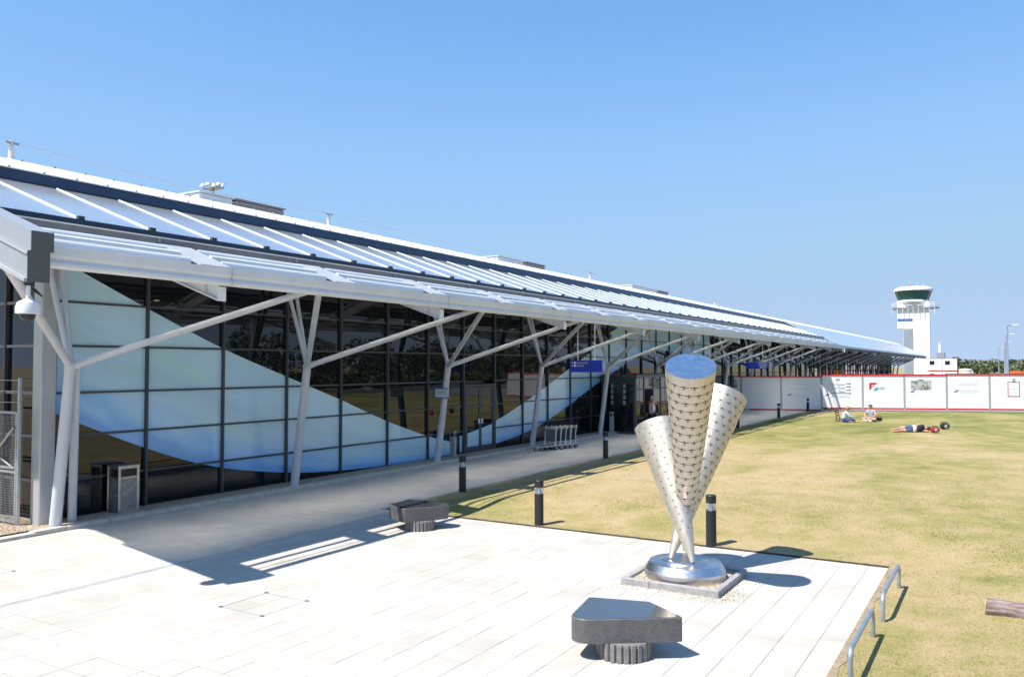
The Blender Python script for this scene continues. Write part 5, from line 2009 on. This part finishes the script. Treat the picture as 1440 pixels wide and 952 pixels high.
def seated_man():
    p = ground(1228, 593, LH)
    d = (-RT * .75 - FW * .6)
    root = empty('person', (p.x, p.y, lawn_h(p.x, p.y)), face_rot(d))
    tag(root, 'person in a grey-blue shirt and shorts sitting cross-legged on the lawn', 'person')
    j, e = {}, []
    j['hip'] = ((0, 0, .13), (.16, .15)); j['belly'] = ((.04, 0, .32), (.15, .13)); j['chest'] = ((.07, 0, .52), (.175, .135)); j['neck'] = ((.11, 0, .68), .06); j['jaw'] = ((.14, 0, .75), .075); j['head'] = ((.14, 0, .83), .1); j['crown'] = ((.13, 0, .89), .075)
    e += [('hip', 'belly'), ('belly', 'chest'), ('chest', 'neck'), ('neck', 'jaw'), ('jaw', 'head'), ('head', 'crown')]
    for s, k in ((1, 'l'), (-1, 'r')):
        limb(j, e, k, [('chest', None, 0), ('sh', (.08, s * .2, .58), .07), ('el', (.2, s * .31, .36), .048), ('wr', (.36, s * .2, .27), .034)])
        hand(j, e, k, k + 'wr', (.42, s * .15, .25), (1, -.6 * s, -.2), (0, -s, .3))
        limb(j, e, k, [('hip', None, 0), ('th', (.08, s * .13, .12), .1), ('kn', (.38, s * .4, .17), .068), ('an', (.42, -s * .06, .08), .046), ('to', (.5, -s * .18, .06), .034)])
    skin_body('body', j, e, M['skin'], root)
    t, et = {}, [('hip', 'belly'), ('belly', 'chest')]
    for n in ('hip', 'belly', 'chest'): t[n] = (j[n][0], tuple(x + .02 for x in j[n][1]))
    t['col'] = ((.095, 0, .63), .08); et.append(('chest', 'col'))
    for k, s in (('l', 1), ('r', -1)):
        t[k + 'sh'] = (j[k + 'sh'][0], .09); t[k + 'm'] = ((.15, s * .265, .46), .072)
        et += [('chest', k + 'sh'), (k + 'sh', k + 'm')]
    skin_body('shirt', t, et, M['shirt_grey_blue'], root)
    t, et = {'hip': ((0, 0, .12), (.175, .15))}, []
    for k in 'lr':
        a, b = Vector(j[k + 'th'][0]), Vector(j[k + 'kn'][0])
        t[k + 'th'] = (tuple(a), .118); t[k + 'mk'] = (tuple(a.lerp(b, .75)), .092)
        et += [('hip', k + 'th'), (k + 'th', k + 'mk')]
    skin_body('shorts', t, et, M['beige_cloth'], root)
    face(root, (.145, 0, .825), (1, 0, -.1), M['hair_brown'], 'short')
    # shoes
    for s in (1, -1):
        m = MB().path([(.40, -s * .02, .07), (.47, -s * .13, .06), (.55, -s * .24, .06)], [.045, .048, .035], 10)
        MB_build_local(m, 'shoe', M['shirt_white'], root)
seated_man()
def lying():
    a = ground(1253, 607.5, LH)
    b = ground(1309, 607.0, LH)
    d = (b - a)
    L = d.length
    root = empty('person', (a.x, a.y, lawn_h(a.x, a.y)), face_rot(d))
    tag(root, 'person in denim shorts and a navy top lying on their side on the lawn', 'person')
    sc = L / 1.78
    def q(x, y, z): return (x * sc, y * sc, z * sc)
    j, e = {}, []
    # feet at 0, head at 1.7; lies on the right side with the back to the plaza
    j['hip'] = (q(.86, 0, .17), (.15, .17)); j['belly'] = (q(1.06, .02, .15), (.12, .14)); j['chest'] = (q(1.28, 0, .165), (.14, .165)); j['neck'] = (q(1.48, .02, .16), .055); j['jaw'] = (q(1.55, .05, .16), .075); j['head'] = (q(1.63, .04, .165), .098); j['crown'] = (q(1.69, .02, .165), .07)
    e += [('hip', 'belly'), ('belly', 'chest'), ('chest', 'neck'), ('neck', 'jaw'), ('jaw', 'head'), ('head', 'crown')]
    limb(j, e, 'u', [('hip', None, 0), ('th', q(.78, .03, .22), .1), ('kn', q(.46, .16, .16), .065), ('an', q(.12, .0, .12), .042), ('to', q(.0, .06, .09), .032)])
    limb(j, e, 'd', [('hip', None, 0), ('th', q(.78, -.0, .1), .095), ('kn', q(.44, .04, .075), .062), ('an', q(.16, -.06, .05), .042), ('to', q(.06, -.02, .04), .032)])
    limb(j, e, 'a', [('chest', None, 0), ('sh', q(1.38, .02, .28), .065), ('el', q(1.2, .16, .3), .08), ('wr', q(1.1, .26, .14), .032)])
    hand(j, e, 'a', 'awr', q(1.06, .3, .09), (-.6, .6, -.3), (0, .3, .9))
    limb(j, e, 'b', [('chest', None, 0), ('sh', q(1.4, .02, .08), .062), ('el', q(1.56, -.14, .05), .042), ('wr', q(1.44, -.2, .045), .032)])
    hand(j, e, 'b', 'bwr', q(1.38, -.22, .08), (-1, -.1, 0), (0, 1, .1))
    skin_body('body', j, e, M['skin'], root)
    t = {'belly': (q(1.1, .01, .155), (.165, .18)), 'mid': (q(1.18, .0, .16), (.17, .185)), 'chest': (j['chest'][0], (.18, .2)), 'col': (q(1.42, .01, .16), .1), 'as': (j['ash'][0], .088), 'am': (q(1.3, .08, .295), .07), 'bs': (j['bsh'][0], .085)}
    skin_body('top', t, [('belly', 'mid'), ('mid', 'chest'), ('chest', 'col'), ('chest', 'as'), ('as', 'am'), ('chest', 'bs')], M['navy_cloth'], root)
    t = {'a': (q(.93, .01, .16), (.168, .185)), 'b': (q(1.02, .01, .155), (.168, .185)), 'c': (q(1.1, .01, .155), (.155, .17))}
    skin_body('shirt_hem', t, [('a', 'b'), ('b', 'c')], M['shirt_white'], root)
    t = {'hip': (j['hip'][0], (.175, .19)), 'w': (q(.98, 0, .16), (.145, .16)), 'ut': (j['uth'][0], .12), 'um': (q(.6, .1, .19), .095), 'dt': (j['dth'][0], .115), 'dm': (q(.6, .02, .09), .09)}
    skin_body('shorts', t, [('hip', 'w'), ('hip', 'ut'), ('ut', 'um'), ('hip', 'dt'), ('dt', 'dm')], M['denim_short'], root)
    face(root, q(1.63, .04, .165), (0, 1, .1), M['hair_brown'], 'short', (1, 0, 0))
lying()
def standing_man():
    p = Vector((-15.05, 38.55, 0))
    d = Vector((.25, -1, 0))
    root = empty('person', (p.x, p.y, 0), face_rot(d))
    tag(root, 'white-haired person in a dark jacket and pale shirt standing at the entrance lobby', 'person')
    j, e = {}, []
    j['hip'] = ((0, 0, .94), (.15, .12)); j['belly'] = ((.02, 0, 1.12), (.15, .13)); j['chest'] = ((.01, 0, 1.34), (.17, .12)); j['neck'] = ((.0, 0, 1.52), .058); j['jaw'] = ((.03, 0, 1.58), .072); j['head'] = ((.02, 0, 1.66), .1); j['crown'] = ((.01, 0, 1.72), .075)
    e += [('hip', 'belly'), ('belly', 'chest'), ('chest', 'neck'), ('neck', 'jaw'), ('jaw', 'head'), ('head', 'crown')]
    for s, k in ((1, 'l'), (-1, 'r')):
        limb(j, e, k, [('chest', None, 0), ('sh', (0, s * .19, 1.42), .065), ('el', (-.03, s * .27, 1.14), .046), ('wr', (.08, s * .25, .9), .034)])
        hand(j, e, k, k + 'wr', (.1, s * .25, .83), (.2, 0, -1), (1, 0, 0))
        limb(j, e, k, [('hip', None, 0), ('th', (0, s * .1, .86), .1), ('kn', (.02, s * .11, .48), .065), ('an', (-.01, s * .12, .08), .08), ('to', (.14, s * .14, .04), .036)])
    skin_body('body', j, e, M['skin'], root)
    t = {'hip': ((0, 0, .95), (.18, .155)), 'belly': ((.02, 0, 1.12), (.185, .165)), 'chest': ((.01, 0, 1.34), (.19, .145)), 'col': ((.0, 0, 1.48), .075)}
    skin_body('shirt', t, [('hip', 'belly'), ('belly', 'chest'), ('chest', 'col')], M['shirt_white'], root)
    # open jacket: two fronts, back and sleeves
    for s, k in ((1, 'l'), (-1, 'r')):
        t = {'a': ((-.03, s * .13, .88), (.1, .16)), 'b': ((-.03, s * .13, 1.15), (.09, .15)), 'c': ((-.02, s * .13, 1.38), (.09, .14)), 'sh': ((0, s * .19, 1.42), .085), 'el': ((-.03, s * .27, 1.14), .066), 'wr': ((.07, s * .255, .93), .05)}
        skin_body('jacket', t, [('a', 'b'), ('b', 'c'), ('c', 'sh'), ('sh', 'el'), ('el', 'wr')], M['dark_cloth'], root)
    t = {'hip': ((0, 0, .93), (.165, .14))}
    et = []
    for k in 'lr':
        for n, r in (('th', .115), ('kn', .08), ('an', .065)): t[k + n] = (j[k + n][0], r)
        et += [('hip', k + 'th'), (k + 'th', k + 'kn'), (k + 'kn', k + 'an')]
    skin_body('trousers', t, et, M['dark_cloth'], root)
    m = MB().path([(.10, 0, 1.5), (.165, 0, 1.38), (.185, 0, 1.15), (.18, 0, 1.05)], [.02, .03, .035, .01], 8)
    MB_build_local(m, 'tie', M['bag_red'], root)
    face(root, (.02, 0, 1.655), (1, 0, 0), M['hair_white'], 'short')
standing_man()
def rucksack(px, py, lab, main, trim, s):
    p = ground(px, py, LH)
    z = lawn_h(p.x, p.y)
    o = empty('rucksack', (p.x, p.y, z), YAW + .3)
    tag(o, lab, 'rucksack')
    j = {'a': ((-.2 * s, 0, .15 * s), (.17 * s, .15 * s)), 'b': ((0, 0, .17 * s), (.2 * s, .17 * s)), 'c': ((.2 * s, 0, .16 * s), (.17 * s, .14 * s)), 'd': ((.32 * s, 0, .14 * s), (.1 * s, .1 * s))}
    skin_body('pack', j, [('a', 'b'), ('b', 'c'), ('c', 'd')], main, o, 2)
    j = {'a': ((-.12 * s, -.15 * s, .15 * s), (.06 * s, .1 * s)), 'b': ((.08 * s, -.16 * s, .15 * s), (.06 * s, .1 * s))}
    skin_body('front_pocket', j, [('a', 'b')], trim, o, 2)
    for q in (-.07, .07):
        m = MB().path([(-.2 * s, q * s, .29 * s), (-.05 * s, q * s, .38 * s), (.12 * s, q * s, .36 * s), (.24 * s, q * s, .28 * s)], .018 * s, 6)
        MB_build_local(m, 'strap', M['dark_cloth'], o)
    m = MB().path([(.3 * s, -.03, .22 * s), (.38 * s, 0, .25 * s), (.3 * s, .03, .22 * s)], .012 * s, 6)
    MB_build_local(m, 'grab_loop', M['dark_cloth'], o)
rucksack(1312, 608, 'red rucksack with a grey pocket lying at the head of the lying person', M['bag_red'], M['bag_grey'], .85)
rucksack(1325, 603, 'black rucksack with grey pockets lying behind the red one', M['dark_cloth'], M['bag_grey'], .95)
def small_bag():
    p = ground(1238, 593, LH)
    o = empty('shoulder_bag', (p.x, p.y, lawn_h(p.x, p.y)), YAW)
    tag(o, 'small black bag on the lawn beside the cross-legged person', 'bag')
    j = {'a': ((-.16, 0, .12), (.08, .1)), 'b': ((0, 0, .14), (.1, .13)), 'c': ((.16, 0, .11), (.08, .1))}
    skin_body('bag', j, [('a', 'b'), ('b', 'c')], M['dark_cloth'], o)
    MB_build_local(MB().path([(-.15, 0, .2), (-.05, .02, .32), (.08, .02, .31), (.16, 0, .18)], .012, 6), 'strap', M['dark_cloth'], o)
small_bag()
def low_chair():
    p = ground(1181.5, 593.5, LH)
    z = lawn_h(p.x, p.y)
    d = RT
    o = empty('beach_chair', (p.x, p.y, z), face_rot(d))
    tag(o, 'low brown wooden beach chair standing behind the person in pale blue', 'chair')
    for s in (-1, 1):
        MB_build_local(MB().path([(.02, s * .22, 0), (-.02, s * .22, .3), (-.1, s * .22, .75)], .024, 8), 'upright', M['wood_brown'], o)
        MB_build_local(MB().path([(-.12, s * .2, .02), (.1, s * .2, .14), (.34, s * .2, .16)], .02, 8), 'seat_rail', M['wood_brown'], o)
    for k in range(3):
        z0 = .32 + k * .15
        MB_build_local(MB().box(-.055 - k * .03, -.03 - k * .03, -.2, .2, z0, z0 + .07), 'back_slat', M['wood_brown'], o)
    MB_build_local(MB().box(.0, .32, -.19, .19, .155, .17), 'seat', M['beige_cloth'], o)
low_chair()

# =================================================================== BACKGROUND
def tower():
    D = 200
    c = at_range(1285.5, 500, D)
    tow = empty('control_tower', (c.x, c.y, 0), YAW - .48)
    tag(tow, 'white airport control tower with green glass cab and railed balcony', 'control tower')
    def B(mb, name, mat, par=tow, sm=False):
        me = mb.mesh(name, (0, 0, 0), sm); me.materials.append(mat)
        return link_obj(name, me, par)
    w = 3.15
    zt = 17.2
    dpt = 4.4
    # shaft with a cut-away on the lower left, upper block overhanging
    B(MB().box(-w + 1.15, w, -dpt / 2, dpt / 2, 0, 11.39), 'shaft', M['tower_white'])
    B(MB().box(-w, w, -dpt / 2, dpt / 2, 11.4, zt - 2.1), 'upper_block', M['tower_white'])
    B(MB().box(-w, w, -dpt / 2, dpt / 2, zt - 2.08, zt), 'head_block', M['tower_white'])
    B(MB().box(-w + 1.18, -w + 3.1, -dpt / 2 - .03, -dpt / 2 - .002, 0, 11.3), 'louvre_panel', M['tower_grey'])
    win = B(MB().box(-w + .05, -w + 3.0, -dpt / 2 - .05, -dpt / 2 - .002, 12.95, 13.5), 'window', M['tower_blue'])
    for i in range(4): B(MB().box(-w + .05 + i * .75, -w + .1 + i * .75, -dpt / 2 - .07, -dpt / 2 - .051, 12.95, 13.5), 'window_bar', M['tower_grey'], win)
    B(MB().box(w + .002, w + .05, -dpt / 2 + .35, dpt / 2 - .3, 0, zt - 2.2), 'side_glazing', M['tower_side'])
    for i in range(7): B(MB().box(w + .051, w + .09, -dpt / 2 + .35, dpt / 2 - .3, 1.5 + i * 2.0, 1.65 + i * 2.0), 'spandrel', M['tower_grey'])
    # balcony and rail
    B(MB().prism([(-w - 1.1, -dpt / 2 - .6), (w + .9, -dpt / 2 - .6), (w + 1.9, -.5), (w + 1.9, 1.4), (w + .6, dpt / 2 + .8), (-w - 1.1, dpt / 2 + .8)], 15.75, 15.95), 'balcony_deck', M['tower_grey'])
    for i in range(9):
        x = -w - 1.0 + i * (2 * w + 2.0) / 8
        B(MB().box(x - .05, x + .05, -dpt / 2 - .58, -dpt / 2 - .50, 14.3, 16.9), 'bracket', M['pale_metal'])
    for z in (16.4, 16.85): B(MB().tube((-w - 1.1, -dpt / 2 - .58, z), (w + .9, -dpt / 2 - .58, z), .045, n=6).tube((w + .9, -dpt / 2 - .58, z), (w + 1.9, -.5, z), .045, n=6).tube((w + 1.9, -.5, z), (w + 1.9, 1.4, z), .045, n=6), 'rail', M['pale_metal'])
    # cab: glass flares outward
    n = 12
    B(MB().lathe([(3.35, zt), (3.2, zt + .35)], n=n), 'cab_base', M['tower_white'])
    B(MB().lathe([(2.95, zt + .351), (3.62, zt + 2.35)], n=n), 'cab_glass', M['cab_glass'])
    for k in range(n):
        a = 2 * math.pi * k / n
        B(MB().tube((2.97 * math.cos(a), 2.97 * math.sin(a), zt + .35), (3.65 * math.cos(a), 3.65 * math.sin(a), zt + 2.35), .06, n=6), 'cab_mullion', M['dark_frame'])
    B(MB().lathe([(2.0, zt + .9), (2.0, zt + 1.1), (.2, zt + 1.2)], n=10), 'console', M['dark_solid'])
    B(MB().lathe([(3.55, zt + 2.351), (3.95, zt + 2.45), (3.95, zt + 2.8), (3.4, zt + 3.1), (2.9, zt + 3.3), (0, zt + 3.4)], n=n * 2), 'cab_roof', M['tower_white'], tow, True)
    for x, h in ((-.6, 1.7), (.8, 1.1), (2.0, 1.5), (-2.2, .9)):
        B(MB().tube((x, 0, zt + 3.3), (x, 0, zt + 3.3 + h), .05, .02, 6), 'aerial', M['pale_metal'])
    B(MB().box(-.75, -.45, -.1, .1, zt + 3.4, zt + 3.9), 'beacon', M['red_ink'])
tower()
def cabins():
    D = 170
    for i, (px0, px1, zlev, lab) in enumerate(((1303, 1322.5, 0, 'white site cabin with red trim, lower of its stack, beside the control tower'), (1303, 1322.5, 1, 'white site cabin with red trim, upper of its stack, beside the control tower'),
                                               (1323.5, 1343, 0, 'white site cabin with red trim, lower of the stack farther from the tower'), (1323.5, 1343, 1, 'white site cabin with red trim, upper of the stack farther from the tower'))):
        a, b = at_range(px0, 515, D), at_range(px1, 515, D)
        c = (a + b) / 2
        w = (b - a).length
        o = empty('site_cabin', (c.x, c.y, zlev * 2.36), math.atan2((b - a).y, (b - a).x))
        tag(o, lab, 'cabin', 'stacked site cabins')
        def B(mb, name, mat):
            me = mb.mesh(name); me.materials.append(mat); return link_obj(name, me, o)
        h = 2.3
        B(MB().bbox(-w / 2, w / 2, 0, 6, .09, h - .09, .03), 'body', M['tower_white'])
        B(MB().box(-w / 2 - .02, w / 2 + .02, -.02, 6.02, h - .088, h), 'top_rail', M['red_ink'])
        B(MB().box(-w / 2 - .02, w / 2 + .02, -.02, 6.02, 0, .088), 'bottom_rail', M['red_ink'])
        B(MB().box(-w / 2 + .4, -w / 2 + 1.2, -.03, -.002, 1.1, 1.8), 'window', M['glass_black'])
        B(MB().box(w / 2 - 1.1, w / 2 - .6, -.03, -.002, 1.5, 1.7), 'name_plate', M['pale_ink'])
cabins()
def tank():
    c = at_range(1354, 520, 150)
    o = empty('storage_tank', (c.x, c.y, 0))
    tag(o, 'squat cream storage tank behind the hoarding, right of the cabins', 'tank')
    MB().lathe([(1.0, 0), (1.0, 2.6), (.95, 2.72), (0, 2.85)], c * Vector((1, 1, 0)) if False else (c.x, c.y, 0), 24).build('shell', M['cream_tank'], o, True)
    MB().lathe([(1.03, 2.5), (1.03, 2.58)], (c.x, c.y, 0), 24).build('rim_band', M['pale_metal'], o, True)
    MB().box(c.x + .9, c.x + 1.1, c.y - 1.0, c.y - .8, 0, 2.5).build('ladder', M['pale_metal'], o)
M['cream_tank'] = plain('cream_tank', (.62, .55, .45), .6, var=.12, scale=2)
tank()
def plant_house():
    c = at_range(1321, 505, 230)
    o = empty('plant_house', (c.x, c.y, 0))
    tag(o, 'grey plant block with a white flue beside the control tower', 'plant block')
    MB().bbox(c.x - .9, c.x + .9, c.y, c.y + 3, 0, 6.6, .05).build('wall', M['tower_grey'], o)
    MB().tube((c.x - .2, c.y + 1, 6.6), (c.x - .2, c.y + 1, 8.9), .3, n=10).build('flue', M['tower_white'], o, True)
    MB().lathe([(.4, 8.9), (.4, 9.0), (0, 9.1)], (c.x - .2, c.y + 1, 0), 10).build('flue_cap', M['pale_metal'], o, True)
plant_house()
def lamp_post(p, h, side, lab, grp='lamp posts beyond the hoarding'):
    o = empty('street_lamp', (p.x, p.y, 0))
    tag(o, lab, 'street lamp', grp)
    MB().lathe([(.16, 0), (.15, 1.2), (.1, 1.3), (.06, h)], (p.x, p.y, 0), 10).build('pole', M['galvanised'], o, True)
    d = RT * side
    a = Vector((p.x, p.y, h))
    MB().path([a - Vector((0, 0, .3)), a + d * .1, a + d * .6 + Vector((0, 0, .05))], .05, 8).build('arm', M['galvanised'], o, True)
    e = a + d * .55 + Vector((0, 0, .02))
    m = MB()
    f = FW
    def c(u, v, z): return e + d * u + f * v + Vector((0, 0, z))
    m.add([c(0, -.13, 0), c(.75, -.16, .04), c(.75, .16, .04), c(0, .13, 0), c(.05, -.1, .16), c(.68, -.1, .18), c(.68, .1, .18), c(.05, .1, .16)], [(0, 3, 2, 1), (4, 5, 6, 7), (0, 1, 5, 4), (1, 2, 6, 5), (2, 3, 7, 6), (3, 0, 4, 7)])
    m.build('lantern', M['pale_metal'], o)
for i, (px, py, lab) in enumerate(((1410, 464.5, 'tall street lamp beyond the hoarding, largest of the receding row'), (1408, 475.5, 'street lamp beyond the hoarding, second of the receding row'), (1406.5, 485, 'street lamp beyond the hoarding, third of the receding row'), (1405.5, 491.5, 'street lamp beyond the hoarding, last of the receding row'))):
    hgt = 8.
    D = (hgt - HC) * 1175 / (513.5 - py)
    lamp_post(at_range(px, 515, D), hgt, 1, lab)
lamp_post(at_range(1398, 515, 225), 7.5, 1, 'slim street lamp alone to the tower side of the lamp row')
lamp_post(at_range(1432, 515, 215), 7.5, 1, 'slim street lamp alone on the far side of the lamp row')
def car(p, rz, mat, lab):
    o = empty('parked_car', (p.x, p.y, -.02), rz)
    tag(o, lab, 'car', 'cars parked beyond the hoarding')
    def B(mb, name, m_, par=o, sm=False):
        me = mb.mesh(name, (0, 0, 0), sm); me.materials.append(m_); return link_obj(name, me, par)
    def hull(prof, w0, w1, zs):
        """side profile (x, z) with half width tapering with height"""
        z0, z1 = zs
        n = len(prof)
        vs = []
        for s in (-1, 1):
            for x, z in prof:
                t = (z - z0) / (z1 - z0)
                vs.append((x, s * (w0 + (w1 - w0) * t), z))
        fs = [tuple(range(n)), tuple(range(2 * n - 1, n - 1, -1))] + [(i, n + i, n + (i + 1) % n, (i + 1) % n) for i in range(n)]
        return MB().add(vs, fs)
    B(hull([(-2.1, .28), (2.1, .28), (2.15, .55), (2.0, .78), (1.1, .92), (-1.7, .95), (-2.1, .85)], .86, .8, (.28, .95)), 'body', mat)
    B(hull([(-1.85, .951), (1.05, .925), (.35, 1.42), (-1.2, 1.46), (-1.7, 1.3)], .78, .62, (.93, 1.46)), 'cabin', M['glass_black'])
    B(hull([(.3, 1.43), (-1.2, 1.465), (-1.3, 1.49), (.2, 1.47)], .6, .58, (1.42, 1.49)), 'roof', mat)
    for x in (-1.3, 1.35):
        for s in (-1, 1):
            wl = B(MB().tube((x, s * .76, .32), (x, s * .88, .32), .32, n=16), 'wheel', M['black_rubber'], o, True)
            B(MB().tube((x, s * .865, .32), (x, s * .89, .32), .2, n=12), 'rim', M['steel'], wl, True)
    for s in (-1, 1):
        B(MB().box(2.03, 2.1, s * .6 - .15, s * .6 + .15, .62, .74), 'headlight', M['clear'])
        B(MB().box(-2.13, -2.1, s * .65 - .1, s * .65 + .1, .62, .82), 'tail_light', M['red_ink'])
for i, (px, D, mt, lab) in enumerate(((1368, 120, 'car_white', 'white parked car beyond the hoarding, beside the cream tank'), (1376, 128, 'car_silver', 'silver parked car beyond the hoarding, beside the white one'),
                                      (1388, 150, 'car_white', 'small white parked car far beyond the hoarding'), (1430, 125, 'car_silver', 'silver parked car beyond the hoarding, by the lamp row'), (1437, 118, 'car_white', 'white parked car beyond the hoarding, by the lamp row'))):
    car(at_range(px, 520, D), YAW + .4 * i, M[mt], lab)
def foliage(name, blobs, mat, per, size, label, cat, kind='stuff', seed=1):
    g = np.random.default_rng(seed)
    V = []
    for (x, y, z, rx, ry, rz_) in blobs:
        n = per
        d = g.normal(size=(n, 3))
        d /= np.linalg.norm(d, axis=1)[:, None]
        r = g.random(n) ** .4
        c = d * r[:, None] * np.array([rx, ry, rz_]) + np.array([x, y, z])
        c = c[c[:, 2] > .2]
        n = len(c)
        a = g.normal(size=(n, 3)); a /= np.linalg.norm(a, axis=1)[:, None]
        b = np.cross(a, g.normal(size=(n, 3))); b /= np.linalg.norm(b, axis=1)[:, None]
        s = size * (.6 + .8 * g.random(n))[:, None]
        q = np.stack([c - a * s, c + b * s * .6, c + a * s, c - b * s * .6], 1)
        V.append(q)
    V = np.concatenate(V).reshape(-1, 3)
    me = bpy.data.meshes.new(name)
    me.from_pydata(V.tolist(), [], np.arange(len(V)).reshape(-1, 4).tolist())
    me.materials.append(mat)
    o = bpy.data.objects.new(name, me)
    COL.objects.link(o)
    tag(o, label, cat, kind=kind)
    return o
def far_wood():
    blobs = []
    r_ = random.Random(3)
    px = 1322.
    while px < 1560:
        D = r_.uniform(380, 430)
        p = at_range(px, 513, D)
        h = r_.uniform(3.2, 5.6) * (1.0 if px > 1345 else .7)
        blobs.append((p.x, p.y, h * .55, r_.uniform(3, 6), 3.5, h * .62))
        if r_.random() < .5: blobs.append((p.x + r_.uniform(-3, 3), p.y, h * 1.0, 2.2, 2, h * .35))
        px += r_.uniform(5, 9)
    foliage('tree_belt', blobs, M['leaf_hazed'], 420, .55, 'distant belt of trees on the horizon beyond the airfield', 'trees', seed=5)
M['leaf_hazed'] = leaf_material('leaf_hazed', (.075, .1, .05), (.15, .18, .085))  # lighter greens carry the distance haze in the leaf colour
far_wood()
def orange_fence():
    a, b = at_range(1412, 517, 260), at_range(1475, 517, 260)
    d = (b - a).normalized()
    n = Vector((-d.y, d.x, 0)) * .05
    o = MB().add([a * Vector((1, 1, 0)), (b.x, b.y, 0), (b.x, b.y, 1.9), (a.x, a.y, 1.9)], [(0, 1, 2, 3)])
    m = MB()
    L = (b - a).length
    root = empty('barrier_fence', (a.x, a.y, 0), math.atan2(d.y, d.x))
    tag(root, 'long orange barrier mesh fence across the far airfield', 'fence')
    k = 0
    while k < L:
        me = MB().box(0, 2.9, -.02, .02, .05, 1.9).mesh('mesh_panel'); me.materials.append(M['orange_mesh'])
        link_obj('mesh_panel', me, root, (k, 0, 0))
        k += 3
orange_fence()
# things across the road that the glass mirrors
def reflected():
    r_ = random.Random(11)
    blobs = []
    y = -60.
    while y < 190:
        x = r_.uniform(56, 66)
        h = r_.uniform(5.0, 8.5)
        blobs.append((x, y, h * .6, 3, r_.uniform(2.5, 4.5), h * .5))
        y += r_.uniform(2, 6)
    y = -60.
    while y < 190:
        blobs.append((r_.uniform(45, 49), y, .9, 1.6, 2.6, r_.uniform(.9, 1.7)))
        y += r_.uniform(1.5, 4)
    foliage('roadside_trees', blobs, M['leaf'], 700, .34, 'belt of roadside trees mirrored in the terminal glass', 'trees', seed=9)
    o = empty('warehouse', (90, 20, 0))
    tag(o, 'long pale warehouse mirrored in the terminal glass', 'warehouse')
    MB().box(84, 110, -40, 60, 0, 9.0).build('wall', M['warehouse'], o)
    MB().box(83.5, 110.5, -40.5, 60.5, 9.002, 9.5).build('roof', M['tower_grey'], o)
    for i in range(9):
        MB().box(83.9, 83.998, -34 + i * 10.5, -30 + i * 10.5, 0.1, 4.2).build('loading_door', M['tower_grey'], o)
    for i in range(4):
        car(Vector((36 + r_.uniform(-.5, .5), 6 + i * 7.5 + r_.uniform(-1, 1), 0)), math.pi / 2, M[['car_dark', 'car_silver', 'car_red', 'car_white'][i % 4]], ['dark', 'silver', 'red', 'white'][i] + ' car on the road mirrored in the terminal glass')
M['warehouse'] = plain('warehouse', (.4, .42, .45), .6, var=.08, scale=.2)
reflected()
